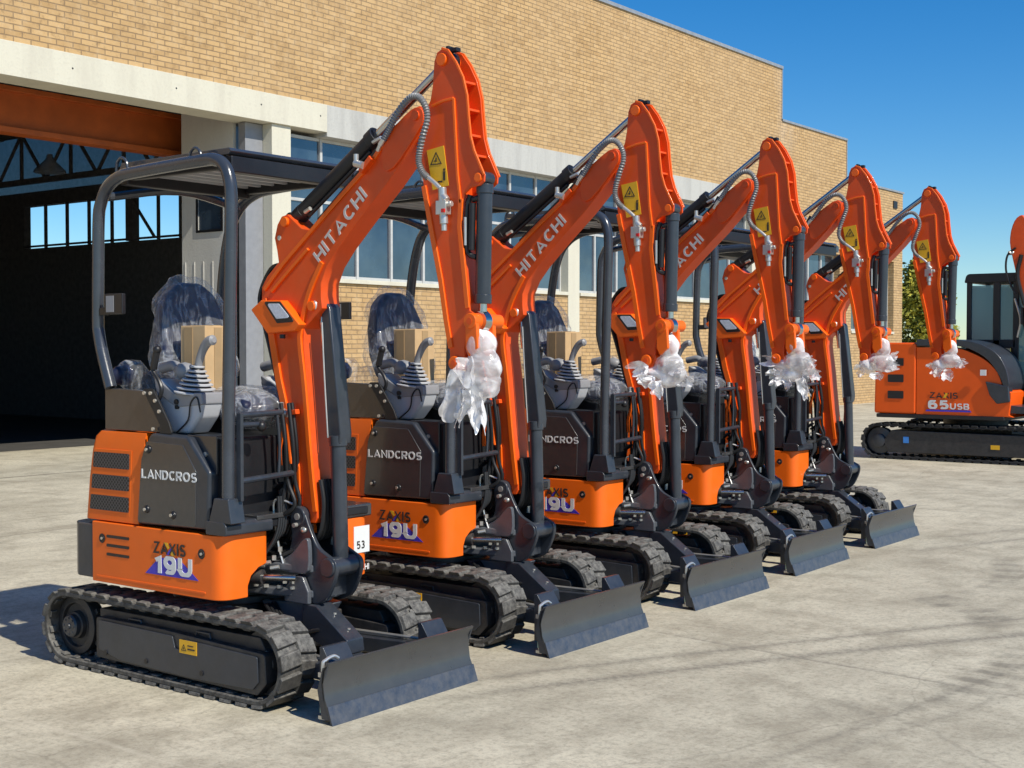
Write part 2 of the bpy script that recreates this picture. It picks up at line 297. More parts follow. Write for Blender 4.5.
# ------------------------------------------------------------------ geometry helpers
SPLIT = {'pivot_pin', 'cross_tube', 'pin_hole', 'hose_fitting', 'bolt', 'end_plate', 'stop_valve', 'lifting_eye', 'bucket_link', 'decal_lettering', 'key_switch', 'step', 'guide_loop', 'tape', 'swing_post_plate', 'window_pane', 'cab_window', 'column', 'purlin', 'bolt_hole', 'parapet_flashing', 'roof', 'interior_wall', 'roof_frame', 'back_rib', 'lock_pin', 'orange_hose_guard', 'carbody'}
class MB:
    def __init__(s): s.bm = bmesh.new()
    def prism(s, prof, y0, y1, axis='y'):
        """extrude an (x,z) outline along y; axis 'z': (x,y) outline along z; axis 'x': (y,z) along x"""
        def v(p, d):
            if axis == 'y': return (p[0], d, p[1])
            if axis == 'z': return (p[0], p[1], d)
            return (d, p[0], p[1])
        a = [s.bm.verts.new(v(p, y0)) for p in prof]; b = [s.bm.verts.new(v(p, y1)) for p in prof]
        n = len(prof); fs = [s.bm.faces.new(a), s.bm.faces.new(b[::-1])]
        for i in range(n): fs.append(s.bm.faces.new((a[i], b[i], b[(i + 1) % n], a[(i + 1) % n])))
        bmesh.ops.recalc_face_normals(s.bm, faces=fs)
        return s
    def box(s, c, d, rot=None):
        r = bmesh.ops.create_cube(s.bm, size=1)
        m = Matrix.Translation(c) @ (rot if rot is not None else Matrix.Identity(4)) @ Matrix.Diagonal((*d, 1))
        bmesh.ops.transform(s.bm, matrix=m, verts=r['verts']); return s
    def bx(s, x0, x1, y0, y1, z0, z1): return s.box(((x0 + x1) / 2, (y0 + y1) / 2, (z0 + z1) / 2), (abs(x1 - x0), abs(y1 - y0), abs(z1 - z0)))
    def cyl(s, a, b, r, r2=None, seg=16, cap=True):
        a, b = Vector(a), Vector(b); d = b - a
        q = Vector((0, 0, 1)).rotation_difference(d.normalized()).to_matrix().to_4x4()
        res = bmesh.ops.create_cone(s.bm, cap_ends=cap, segments=seg, radius1=r, radius2=r if r2 is None else r2, depth=d.length)
        bmesh.ops.transform(s.bm, matrix=Matrix.Translation((a + b) / 2) @ q, verts=res['verts']); return s
    def tube(s, pts, r, seg=10, sm=6, rfun=None, closed=False):
        P = [Vector(p) for p in pts]
        if sm and len(P) > 2:
            Q = []
            n = len(P)
            for i in range(n - 1 + (1 if closed else 0)):
                p0 = P[(i - 1) % n] if (i > 0 or closed) else P[0] * 2 - P[1]
                p1 = P[i % n]; p2 = P[(i + 1) % n]
                p3 = P[(i + 2) % n] if (i + 2 < n or closed) else P[-1] * 2 - P[-2]
                for k in range(sm):
                    u = k / sm
                    Q.append(.5 * ((2 * p1) + (p2 - p0) * u + (2 * p0 - 5 * p1 + 4 * p2 - p3) * u * u + (3 * p1 - p0 - 3 * p2 + p3) * u ** 3))
            if not closed: Q.append(P[-1])
            P = Q
        rings = []; n = len(P); nrm = None
        for i, p in enumerate(P):
            if closed: tg = (P[(i + 1) % n] - P[i - 1])
            else: tg = P[min(i + 1, n - 1)] - P[max(i - 1, 0)]
            tg.normalize()
            if nrm is None:
                nrm = tg.cross(Vector((0, 0, 1)) if abs(tg.z) < .9 else Vector((0, 1, 0))).normalized()
            else:
                nrm = (nrm - tg * nrm.dot(tg)).normalized()
            bn = tg.cross(nrm)
            rr = r if rfun is None else rfun(i / (n - 1), i)
            rings.append([s.bm.verts.new(p + (nrm * math.cos(2 * PI * k / seg) + bn * math.sin(2 * PI * k / seg)) * rr) for k in range(seg)])
        for i in range(n - (0 if closed else 1)):
            A, B = rings[i], rings[(i + 1) % n]
            for k in range(seg): s.bm.faces.new((A[k], A[(k + 1) % seg], B[(k + 1) % seg], B[k]))
        if not closed:
            s.bm.faces.new(rings[0][::-1]); s.bm.faces.new(rings[-1])
        return s
    def lathe(s, prof, origin, axis, seg=20):
        """prof: (radius, height) along axis from origin"""
        ax = Vector(axis).normalized(); q = Vector((0, 0, 1)).rotation_difference(ax).to_matrix()
        rings = []
        for (r, h) in prof:
            rings.append([s.bm.verts.new(Vector(origin) + q @ Vector((r * math.cos(2 * PI * k / seg), r * math.sin(2 * PI * k / seg), h))) for k in range(seg)])
        for A, B in zip(rings, rings[1:]):
            for k in range(seg): s.bm.faces.new((A[k], A[(k + 1) % seg], B[(k + 1) % seg], B[k]))
        s.bm.faces.new(rings[0][::-1]); s.bm.faces.new(rings[-1]); return s
    def strip(s, path, w, y0, y1):
        """raised rim: band of width w that follows an (x,z) polyline"""
        P = [Vector((p[0], p[1])) for p in path]; L = []; Rr = []
        for i, p in enumerate(P):
            tg = (P[min(i + 1, len(P) - 1)] - P[max(i - 1, 0)]).normalized(); n = Vector((-tg.y, tg.x)) * w / 2
            L.append(p + n); Rr.append(p - n)
        for i in range(len(P) - 1):
            s.prism([tuple(L[i]), tuple(L[i + 1]), tuple(Rr[i + 1]), tuple(Rr[i])], y0, y1)
        bmesh.ops.remove_doubles(s.bm, verts=s.bm.verts[:], dist=.0002)
        return s
    def blob(s, c, d, sub=2, rot=None):
        r = bmesh.ops.create_icosphere(s.bm, subdivisions=sub, radius=.5)
        bmesh.ops.transform(s.bm, matrix=Matrix.Translation(c) @ (rot or Matrix.Identity(4)) @ Matrix.Diagonal((*d, 1)), verts=r['verts']); return s
    def build(s, name, mat, parent=None, bevel=0., seg=2, smooth=True, sharp=35):
        if name in SPLIT:
            comps = s.islands()
            if len(comps) > 1:
                last = None
                for vs in comps:
                    nb = MB(); mp = {v: nb.bm.verts.new(v.co) for v in vs}
                    for f in {f for v in vs for f in v.link_faces}: nb.bm.faces.new([mp[v] for v in f.verts])
                    last = nb.build_one(name, mat, parent, bevel, seg, smooth, sharp)
                s.bm.free(); return last
        return s.build_one(name, mat, parent, bevel, seg, smooth, sharp)
    def islands(s):
        bm = s.bm; bm.verts.ensure_lookup_table(); seen = set(); out = []
        for v in bm.verts:
            if v in seen: continue
            st = [v]; seen.add(v); comp = []
            while st:
                a = st.pop(); comp.append(a)
                for e in a.link_edges:
                    b = e.other_vert(a)
                    if b not in seen: seen.add(b); st.append(b)
            out.append(comp)
        # join islands whose boxes touch
        box = [([min(v.co[i] for v in c) for i in range(3)], [max(v.co[i] for v in c) for i in range(3)]) for c in out]
        grp = list(range(len(out)))
        def find(i):
            while grp[i] != i: i = grp[i]
            return i
        for i in range(len(out)):
            for j in range(i):
                if all(box[i][0][k] <= box[j][1][k] + .001 and box[j][0][k] <= box[i][1][k] + .001 for k in range(3)): grp[find(i)] = find(j)
        res = {}
        for i, c in enumerate(out): res.setdefault(find(i), []).extend(c)
        return list(res.values())
    def build_one(s, name, mat, parent=None, bevel=0., seg=2, smooth=True, sharp=35):
        me = bpy.data.meshes.new(name); s.bm.to_mesh(me); s.bm.free()
        me.materials.append(M[mat] if isinstance(mat, str) else mat)
        if smooth:
            for p in me.polygons: p.use_smooth = True
            me.set_sharp_from_angle(angle=R(sharp))
        o = bpy.data.objects.new(name, me); col.objects.link(o)
        if parent is not None: o.parent = parent
        if bevel:
            b = o.modifiers.new('bevel', 'BEVEL'); b.width = bevel; b.segments = seg; b.limit_method = 'ANGLE'; b.angle_limit = R(40); b.harden_normals = True
        return o
def rpoly(pts, r, n=4):
    out = []; k = len(pts)
    for i in range(k):
        p0, p1, p2 = Vector(pts[i - 1]), Vector(pts[i]), Vector(pts[(i + 1) % k])
        a = (p0 - p1); b = (p2 - p1); rr = r[i] if isinstance(r, (list, tuple)) else r
        if rr <= 0: out.append(tuple(p1)); continue
        ang = a.angle(b); d = min(rr / math.tan(ang / 2), a.length * .48, b.length * .48)
        A = p1 + a.normalized() * d; B = p1 + b.normalized() * d
        for j in range(n + 1):
            u = j / n; out.append(tuple((1 - u) ** 2 * A + 2 * u * (1 - u) * p1 + u * u * B))
    return out
def smoothpath(pts, k=4, closed=False):
    P = [Vector(p) for p in pts]; Q = []; n = len(P)
    for i in range(n if closed else n - 1):
        if closed: p0, p1, p2, p3 = P[i - 1], P[i], P[(i + 1) % n], P[(i + 2) % n]
        else: p0 = P[i - 1] if i else P[0]; p1 = P[i]; p2 = P[i + 1]; p3 = P[min(i + 2, n - 1)]
        for j in range(k):
            u = j / k; Q.append(tuple(.5 * ((2 * p1) + (p2 - p0) * u + (2 * p0 - 5 * p1 + 4 * p2 - p3) * u * u + (3 * p1 - p0 - 3 * p2 + p3) * u ** 3)))
    if not closed: Q.append(tuple(P[-1]))
    return Q
def empty(name, loc=(0, 0, 0), rz=0):
    o = bpy.data.objects.new(name, None); col.objects.link(o); o.location = loc; o.rotation_euler = (0, 0, rz); o.empty_display_size = .2; return o
def tag(o, label=None, cat=None, group=None, kind=None):
    if label: o['label'] = label
    if cat: o['category'] = cat
    if group: o['group'] = group
    if kind: o['kind'] = kind
    return o
def copy_tree(o, parent=None):
    kids = [c for c in col.objects if c.parent == o]
    c = o.copy(); col.objects.link(c)
    if parent is not None: c.parent = parent
    for k in kids: copy_tree(k, c)
    return c
def _arc(cx, cy, rx, ry, a0, a1, n=10):
    return [(cx + rx * math.cos(R(a0 + (a1 - a0) * i / n)), cy + ry * math.sin(R(a0 + (a1 - a0) * i / n))) for i in range(n + 1)]
GL = {   # glyphs as centre lines of strokes in a box 1 high
 'H': (.72, [[(0, 0), (0, 1)], [(.72, 0), (.72, 1)], [(0, .5), (.72, .5)]]), 'I': (0., [[(0, 0), (0, 1)]]), 'T': (.74, [[(0, .93), (.74, .93)], [(.37, 0), (.37, .93)]]),
 'A': (.84, [[(0, 0), (.42, .97), (.84, 0)], [(.16, .30), (.68, .30)]]), 'C': (.72, [_arc(.40, .5, .40, .43, 50, 310, 14)]), 'L': (.60, [[(0, 1), (0, .07), (.60, .07)]]),
 'N': (.74, [[(0, 0), (0, .98), (.74, .02), (.74, 1)]]), 'D': (.72, [[(0, .07), (.30, .07)] + _arc(.32, .5, .40, .43, -80, 80, 10) + [(.30, .93), (0, .93), (0, .07)]]),
 'R': (.68, [[(0, 0), (0, .93), (.42, .93)] + _arc(.44, .69, .24, .24, 80, -80, 8) + [(.42, .45), (0, .45)], [(.36, .42), (.68, 0)]]), 'O': (.86, [_arc(.43, .5, .43, .43, 0, 360, 20)]),
 'S': (.66, [_arc(.34, .70, .30, .23, 30, 250, 9) + _arc(.34, .28, .32, .22, 80, -150, 9)]), 'Z': (.68, [[(0, .93), (.66, .93), (0, .07), (.68, .07)]]),
 'X': (.78, [[(0, 0), (.78, 1)], [(0, 1), (.78, 0)]]), '1': (.26, [[(-.02, .70), (.26, .92), (.26, 0)]]), '9': (.66, [_arc(.33, .66, .31, .27, -10, 350, 16), [(.64, .66)] + _arc(.33, .36, .31, .29, 0, -140, 8)]),
 'U': (.72, [[(0, 1), (0, .38)] + _arc(.36, .38, .36, .31, 180, 360, 10) + [(.72, 1)]]), '5': (.62, [[(.58, .93), (.06, .93), (.04, .55)] + _arc(.30, .33, .30, .26, 110, -150, 10)]),
 '3': (.60, [_arc(.28, .72, .26, .21, 150, -80, 8) + _arc(.28, .28, .30, .22, 80, -150, 9)]), '6': (.66, [_arc(.33, .34, .31, .27, -190, 170, 16), [(.02, .34)] + _arc(.33, .64, .31, .29, 180, 40, 8)]),
 'B': (.66, [[(0, 0.07), (0, .93), (.36, .93)] + _arc(.38, .72, .22, .21, 80, -80, 7) + [(.0, .50)], [(.0, .50), (.38, .50)] + _arc(.40, .28, .26, .21, 80, -80, 7) + [(0, .07)]])}
def text(name, s, mat, parent, org, udir, vdir, w, h, bold=.0, depth=.0025, spacing=1., sw=.20, gap=.17):
    U, V = Vector(udir).normalized(), Vector(vdir).normalized(); N = U.cross(V); O = Vector(org)
    tot = sum(GL[c][0] + sw for c in s) + gap * (len(s) - 1); ax = w / tot; mb = MB(); x = 0.; lay = 0
    for c in s:
        x += sw / 2
        for st in GL[c][1]:
            pts = [Vector((p[0] + x, p[1])) for p in st]; n = len(pts); lay += 1; closed = (pts[0] - pts[-1]).length < 1e-5
            if closed: pts = pts[:-1]; n -= 1
            Lp, Rp = [], []
            for i, p in enumerate(pts):
                a = (p - pts[i - 1]) if (i or closed) else None; b = (pts[(i + 1) % n] - p) if (i < n - 1 or closed) else None
                if a is None: a = b
                if b is None: b = a
                a = a.normalized(); b = b.normalized(); t_ = (a + b); t_ = t_.normalized() if t_.length > 1e-4 else b
                k = sw / 2 / max(.55, t_.dot(a)); nn = Vector((-t_.y, t_.x)) * k
                Lp.append(p + nn); Rp.append(p - nn)
            dz = depth + .00015 * (lay % 3)
            mk = lambda q, z: mb.bm.verts.new(O + U * (q.x * ax) + V * (min(max(q.y, 0.), 1.) * h) + N * z)
            tl = [mk(q, dz) for q in Lp]; tr = [mk(q, dz) for q in Rp]; bl = [mk(q, 0) for q in Lp]; br = [mk(q, 0) for q in Rp]
            for i in range(n if closed else n - 1):
                j = (i + 1) % n
                mb.bm.faces.new((tl[i], tr[i], tr[j], tl[j])); mb.bm.faces.new((tl[i], tl[j], bl[j], bl[i])); mb.bm.faces.new((tr[j], tr[i], br[i], br[j]))
            if not closed: mb.bm.faces.new((tl[0], bl[0], br[0], tr[0])); mb.bm.faces.new((tl[-1], tr[-1], br[-1], bl[-1]))
        x += GL[c][0] + sw / 2 + gap
    return mb.build(name, mat, parent, smooth=False)
def crumple(name, blobs, mat, parent, vox=.014, amp=.022, fr=9., seed=0, inv=None):
    """several overlapping lumps fused into one skin, then creased like a plastic sheet"""
    mb = MB()
    for (c, d) in blobs: mb.blob(c, d, 3)
    o = mb.build(name, mat, None)
    rm = o.modifiers.new('r', 'REMESH'); rm.mode = 'VOXEL'; rm.voxel_size = vox
    dg = bpy.context.evaluated_depsgraph_get(); dg.update()
    me = bpy.data.meshes.new_from_object(o.evaluated_get(dg)); old = o.data; bpy.data.objects.remove(o); bpy.data.meshes.remove(old)
    vs = [v.co.copy() for v in me.vertices]; ns = [v.normal.copy() for v in me.vertices]
    for v, p, n in zip(me.vertices, vs, ns):
        q = p * fr + Vector((seed * 7.3, seed * 3.1, 1))
        r1 = 1 - abs(noise.noise(q)) * 2.2
        r2 = 1 - abs(noise.noise(q * 2.3 + Vector((5, 1, 2)))) * 2.2
        r3 = noise.noise(q * .6)
        v.co = p + n * amp * (r1 * .55 + r2 * .38 + r3 * .9)
    me.materials.clear(); me.materials.append(M[mat])
    for p in me.polygons: p.use_smooth = True
    me.set_sharp_from_angle(angle=R(50))
    if inv is not None: me.transform(inv)
    ob = bpy.data.objects.new(name, me); col.objects.link(ob); ob.parent = parent
    return ob

# ------------------------------------------------------------------ mini excavator
def stadium(x0, x1, zc, r, n=14):
    pts = []
    for i in range(n + 1):
        a = -PI / 2 + PI * i / n; pts.append((x1 + r * math.cos(a), zc + r * math.sin(a)))
    for i in range(n + 1):
        a = PI / 2 + PI * i / n; pts.append((x0 + r * math.cos(a), zc + r * math.sin(a)))
    return pts
def stad_at(s, x0, x1, zc, r):
    """point and outward normal at arc length s"""
    L = x1 - x0; A = PI * r; T = 2 * L + 2 * A; s %= T
    if s < L: return (x0 + s, zc - r), (0, -1)
    s -= L
    if s < A: a = -PI / 2 + s / r; return (x1 + r * math.cos(a), zc + r * math.sin(a)), (math.cos(a), math.sin(a))
    s -= A
    if s < L: return (x1 - s, zc + r), (0, 1)
    s -= L; a = PI / 2 + s / r; return (x0 + r * math.cos(a), zc + r * math.sin(a)), (math.cos(a), math.sin(a))
def rubber_track(parent, y0, y1, x0, x1, zc, r, n=38, name='rubber_track', lug=.024, mat='rubber'):
    """y0 inner, y1 outer edge"""
    mb = MB(); th = .024 if lug < .02 else .022; ri = r - lug - th; ro = r - lug
    K = 120; T = 2 * (x1 - x0) + 2 * PI * r
    ring = []
    for i in range(K):
        s = T * i / K; (px, pz), (nx, nz) = stad_at(s, x0, x1, zc, r)
        a = (px - nx * lug, pz - nz * lug); b = (px - nx * (lug + th), pz - nz * (lug + th))
        ring.append([mb.bm.verts.new((a[0], y0, a[1])), mb.bm.verts.new((a[0], y1, a[1])), mb.bm.verts.new((b[0], y1, b[1])), mb.bm.verts.new((b[0], y0, b[1]))])
    for i in range(K):
        A, B = ring[i], ring[(i + 1) % K]
        for k in range(4): mb.bm.faces.new((A[k], B[k], B[(k + 1) % 4], A[(k + 1) % 4]))
    sg = 1 if y1 > y0 else -1; w = abs(y1 - y0)
    def block(s0, s1, ya, yb, h0, h1, taper=.008, skew=0.):
        V = []
        for (h, tp) in ((h0, 0), (h1, taper)):
            for (ss, yy) in ((s0 + tp, ya + tp * sg), (s1 - tp, ya + tp * sg), (s1 - tp + skew, yb - tp * sg), (s0 + tp + skew, yb - tp * sg)):
                (px, pz), (nx, nz) = stad_at(ss, x0, x1, zc, r); k = lug - h
                V.append(mb.bm.verts.new((px - nx * k, yy, pz - nz * k)))
        f = [(0, 1, 2, 3), (7, 6, 5, 4), (0, 4, 5, 1), (1, 5, 6, 2), (2, 6, 7, 3), (3, 7, 4, 0)]
        fs = [mb.bm.faces.new([V[i] for i in q]) for q in f]; bmesh.ops.recalc_face_normals(mb.bm, faces=fs)
    p = T / n
    for i in range(n):
        s = i * p
        # outer lug (toward outer edge), inner lug half a pitch later; both slightly skewed, with a shoulder at the edge
        block(s, s + p * .80, y1 - sg * .001, y1 - sg * w * .50, -.003, lug, .008, p * .14)
        block(s + p * .5, s + p * 1.30, y0 + sg * .001, y0 + sg * w * .50, -.003, lug, .008, p * .14)
        block(s + p * .25, s + p * .55, y1 - sg * w * .42, y1 - sg * w * .60, -.003, lug * .6, .006)
        # guide teeth inside
        block(s + p * .2, s + p * .62, (y0 + y1) / 2 - sg * .028, (y0 + y1) / 2 + sg * .028, -(th + .030), -(th - .002), .0)
        block(s + p * .30, s + p * .75, y1 - sg * .012, y1 - sg * .05, -(th + .010), -(th - .002), .0)
    return mb.build(name, mat, parent, bevel=.0055, seg=2, sharp=60)

def warning_triangle(parent, cx, y, cz, s, name='warning_symbol'):
    mb = MB(); a = s
    tri = lambda k: [(cx - a * k, cz - a * .55 * k), (cx + a * k, cz - a * .55 * k), (cx, cz + a * 1.15 * k)]
    o, i = tri(1), tri(.78)
    for j in range(3):
        mb.prism([o[j], o[(j + 1) % 3], i[(j + 1) % 3], i[j]], y - .001, y)
    mb.bx(cx - a * .07, cx + a * .09, y - .001, y, cz - a * .22, cz + a * .35)
    mb.bx(cx - a * .4, cx - a * .05, y - .001, y, cz - a * .12, cz - a * .02)
    return mb.build(name, 'blackletter', parent, smooth=False)

def build_mini():
    root = empty('mini_excavator')
    # ---------- undercarriage
    ZC, TR, X0, X1 = .195, .195, -.738, .650
    for sg in (-1, 1):
        rubber_track(root, sg * .292, sg * .512, X0, X1, ZC, TR, lug=.017)
        fr = MB()
        fr.prism(rpoly([(-.50, .075), (.66, .060), (.72, .12), (.71, .25), (.0, .275), (-.50, .275)], .02), sg * .30, sg * .498)
        fr.prism(rpoly([(-.52, .27), (-.52, .31), (.64, .31), (.68, .25), (-.50, .25)], .01), sg * .32, sg * .46)
        f = fr.build('track_frame', 'underblack', root, bevel=.006)
        pl = MB(); pl.prism(rpoly([(-.47, .12), (-.30, .085), (.22, .075), (.64, .085), (.675, .12), (.67, .235), (.18, .250), (.155, .20), (.11, .20), (.09, .255), (-.47, .262)], .012), sg * .499, sg * .507)
        pl.build('side_plate', 'steel', f, bevel=.003)
        ri = MB()
        for xx in (-.23, .27): ri.tube([(xx - .05, sg * .47, .262), (xx - .045, sg * .47, .287), (xx + .045, sg * .47, .287), (xx + .05, sg * .47, .262)], .005, 6, 0)
        ri.build('guide_loop', 'steel', f)
        for xx, rr in ((X0, .150), (X1, .146)):
            wh = MB(); wh.lathe([(rr * .7, -.03), (rr, -.025), (rr, .045), (rr * .75, .05), (rr * .72, .028), (.07, .028), (.068, .055), (.055, .06)], (xx, sg * .40, ZC), (0, sg, 0), 28)
            if xx == X0:
                for k in range(12):
                    a = 2 * PI * k / 12; wh.box((xx + math.cos(a) * .152, sg * .40, ZC + math.sin(a) * .152), (.03, .05, .028), Matrix.Rotation(-a, 4, 'Y'))
            w = wh.build('sprocket' if xx == X0 else 'idler_wheel', 'underblack', root, bevel=.003)
            hb = MB(); hb.lathe([(.058, 0), (.058, .022), (.05, .030), (.016, .031), (.014, .038)], (xx, sg * .46, ZC), (0, sg, 0), 24)
            for k in range(8):
                a = 2 * PI * k / 8; hb.cyl((xx + math.cos(a) * .04, sg * .485, ZC + math.sin(a) * .04), (xx + math.cos(a) * .04, sg * .495, ZC + math.sin(a) * .04), .005, seg=6)
            hb.build('hub', 'steel', w)
        for xx in (-.42, -.12, .18, .44):
            MB().lathe([(.045, -.06), (.055, -.05), (.055, -.02), (.035, -.015), (.035, .015), (.055, .02), (.055, .05), (.045, .06)], (xx, sg * .40, .092), (0, sg, 0), 16).build('roller', 'underblack', root)
        for xx in (-.41, -.10, .30):
            MB().cyl((xx, sg * .505, .110), (xx, sg * .512, .110), .012, seg=10).build('bolt', 'black', f)
        MB().cyl((.73, sg * .40, .19), (.73, sg * .40, .195), .01).build('pin', 'underblack', f)
    d = MB().bx(.146, .268, -.5095, -.5072, .185, .247).build('warning_decal', 'yellow', root); warning_triangle(d, .178, -.5097, .208, .018)
    MB().bx(.205, .255, -.5105, -.5096, .205, .212).bx(.205, .245, -.5105, -.5096, .222, .227).build('decal_lettering', 'blackletter', d, smooth=False)
    cb = MB(); cb.bx(-.40, .42, -.29, .29, .14, .30); cb.bx(-.55, -.35, -.12, .12, .16, .34); cb.cyl((-.05, 0, .29), (-.05, 0, .46), .26, seg=32); cb.cyl((-.05, 0, .36), (-.05, 0, .40), .30, seg=32)
    cb.build('carbody', 'underblack', root, bevel=.01)
    # ---------- dozer blade
    prof = [(1.118, .004), (1.098, .055), (1.074, .11), (1.066, .17), (1.074, .225), (1.098, .262)]
    bl = MB(); back = [(x - .014, z + .002) for x, z in prof]
    bl.prism(prof + back[::-1], -.492, .492)
    blade = bl.build('dozer_blade', 'blade', root, bevel=.002, seg=1)
    MB().prism([(1.1215, .000), (1.094, .078), (1.0895, .078), (1.117, -.000)], -.494, .494).build('cutting_edge', paint('cutting_edge_sky_tint', (.035, .048, .075), .42, var=.15, dust=(.3, .27, .22), dustamt=.2), blade)  # blue of the edge is sky reflection painted into its colour
    MB().bx(1.03, 1.058, -.47, .47, .03, .075).bx(1.02, 1.05, -.47, .47, .19, .225).build('back_rib', 'steel', blade, bevel=.004)
    for y0, y1 in ((-.415, -.265), (.235, .385)):
        MB().prism([(.965, .06), (1.04, .06), (1.055, .20), (.985, .305), (.965, .305)], y0, y1).build('blade_bracket', 'steel', blade, bevel=.003)
    sp = MB()
    for sx in (-.492, .482):
        sp.prism([(1.055, .02), (1.10, .02), (1.07, .10), (1.06, .17), (1.09, .25), (1.06, .24), (1.03, .14)], sx, sx + .010)
    sp.build('end_plate', 'steel', blade)
    pin = MB(); pin.bx(1.025, 1.062, -.483, -.448, .015, .03); pin.bx(1.025, 1.062, -.483, -.448, .195, .215); pin.tube([(1.04, -.47, .02), (1.04, -.47, .235), (1.04, -.455, .262), (1.045, -.41, .275), (1.05, -.385, .262)], .008, 8, 3)
    pin.build('lock_pin', 'zinc', blade); MB().cyl((1.045, -.478, .045), (1.045, -.478, .16), .011, seg=10).build('pin_sleeve', 'greenish', blade)
    arm = MB()
    arm.prism([(.55, .40), (.64, .40), (.84, .262), (.85, .20), (.80, .17), (.55, .26)], -.115, -.005)
    arm.prism([(.82, .20), (.95, .17), (.96, .06), (.90, .06), (.82, .12)], -.085, -.02)
    arm.build('blade_cylinder_guard', 'steel', root, bevel=.006)
    MB().cyl((.70, -.05, .357), (.70, -.05, .364), .008).cyl((.79, -.05, .296), (.79, -.05, .303), .008).build('bolt', 'zinc', root)
    for sg in (-1, 1):
        a = MB(); 
        q = [(.30, sg * .27), (.36, sg * .27), (1.04, sg * .34), (1.04, sg * .27), (.40, sg * .17), (.30, sg * .18)]
        a.prism(q, .125, .20, 'z'); a.build('blade_arm', 'steel', root, bevel=.006)
        MB().tube([(.45, sg * .225, .22), (1.02, sg * .30, .215)], .007, 6, 0).build('grease_line', 'zinc', root)
    hh = MB()
    for k in range(4): hh.tube([(.35, -.16 + .02 * k, .38), (.46, -.20 + .025 * k, .33 - .01 * k), (.55, -.17 + .02 * k, .26), (.66, -.11 + .012 * k, .29), (.74, -.08, .24)], .009, 7, 4)
    hh.build('hydraulic_hose', 'hose', root)
    # ---------- lower deck
    side = -.490
    def deckplan(o=0., rear=-.54, bulge=0.):
        pts = [(.425, -.208), (.425, -.49 + o), (rear, -.49 + o), (rear, .49 - o), (.425, .49 - o), (.425, .30), (.26, .22), (.26, -.208)]
        return rpoly(pts, [.03, .085, .01, .01, .085, .02, .03, .03], 6)
    dk = MB().prism(deckplan(), .448, .745, 'z').build('deck_skirt', 'orange', root)
    cut = MB().prism(rpoly([(-.335, .40), (-.335, .50), (-.315, .545), (-.27, .578), (-.225, .590), (-.15, .592), (-.15, .40)], .01, 3), .20, .50, 'x').build('cut', 'orange')
    bo_ = dk.modifiers.new('b', 'BOOLEAN'); bo_.object = cut; bo_.operation = 'DIFFERENCE'; bo_.solver = 'EXACT'
    dg = bpy.context.evaluated_depsgraph_get(); dg.update(); nm = bpy.data.meshes.new_from_object(dk.evaluated_get(dg)); dk.modifiers.clear(); dk.data = nm
    nm.materials.clear(); nm.materials.append(M['orange']); bpy.data.objects.remove(cut)
    for p_ in nm.polygons: p_.use_smooth = True
    nm.set_sharp_from_angle(angle=R(35))
    b_ = dk.modifiers.new('bevel', 'BEVEL'); b_.width = .010; b_.segments = 3; b_.limit_method = 'ANGLE'; b_.angle_limit = R(40); b_.harden_normals = True
    MB().prism([(-.50, .472), (.31, .472), (.31, .482), (-.50, .482)], -.4925, -.489).build('pressed_line', 'lit_rim_orange', dk, bevel=.002)
    MB().prism([(.05, .455), (.30, .455), (.30, .735), (.05, .735)], -.33, .21).build('deck_recess', 'black', root)
    for (xx, zz) in ((-.455, .665), (.285, .655)):
        MB().lathe([(.021, 0), (.024, .003), (.020, .005), (.012, .002)], (xx, -.4895, zz), (0, -1, 0), 16).build('tie_down_point', 'black', dk)
        MB().cyl((xx, -.490, zz), (xx, -.497, zz), .007).build('bolt', 'zinc', dk)
    for k in range(3):
        MB().prism(rpoly([(-.42, .672 - .044 * k), (-.245, .672 - .044 * k), (-.245, .686 - .044 * k), (-.42, .686 - .044 * k)], .006), -.4925, -.489).build('vent_slot', 'black', dk)
    # ZAXIS 19U decal
    MB().prism([(-.122, .528), (.262, .528), (.215, .560), (.12, .618), (-.02, .610)], -.4915, -.489).build('violet_triangle', 'purple', dk, smooth=False)
    text('model_lettering', '19U', 'white', dk, (-.052, -.4918, .538), (1, 0, 0), (0, 0, 1), .272, .085, sw=.27, gap=.13)
    text('range_lettering', 'ZAXIS', 'blackletter', dk, (-.058, -.4918, .630), (1, 0, 0), (0, 0, 1), .232, .056, bold=.02)
    fl = MB(); fl.prism([(.035, .628), (.058, .628), (.082, .66), (.068, .664)], -.4935, -.4925); fl.build('accent_stroke', 'purple', dk, smooth=False)
    MB().prism([(.020, .686), (.045, .686), (.062, .664), (.048, .655)], -.4937, -.4926).prism([(.062, .640), (.075, .655), (.100, .628), (.078, .626)], -.4937, -.4926).build('accent_stroke', 'yellow', dk, smooth=False)
    # rear counterweight bumper (rounded tail)
    cw = [(-.535, -.486), (-.66, -.486), (-.735, -.44), (-.775, -.30), (-.80, 0), (-.775, .30), (-.735, .44), (-.66, .486), (-.535, .486)]
    MB().prism(rpoly(cw, [.01, .04, .06, .1, .3, .1, .06, .04, .01], 5), .462, .728, 'z').build('counterweight', 'steel', root, bevel=.03, seg=4)
    # front left tank cover, sticker
    tk = MB().bx(.20, .432, .305, .494, .747, .812).build('deck_cap', 'panel', root, bevel=.01)
    st = MB().bx(.4255, .4275, .365, .478, .565, .700).build('sticker', 'white', dk, smooth=False)
    text('sticker_number', '53', 'blackletter', dk, (.4277, .385, .585), (0, 1, 0), (0, 0, 1), .058, .04, depth=.001)
    text('maker_lettering', 'HITACHI', 'white', dk, (.4262, .325, .475), (0, 1, 0), (0, 0, 1), .15, .03, bold=.02, depth=.001)
    # ---------- engine cover and side panel
    ec = MB()
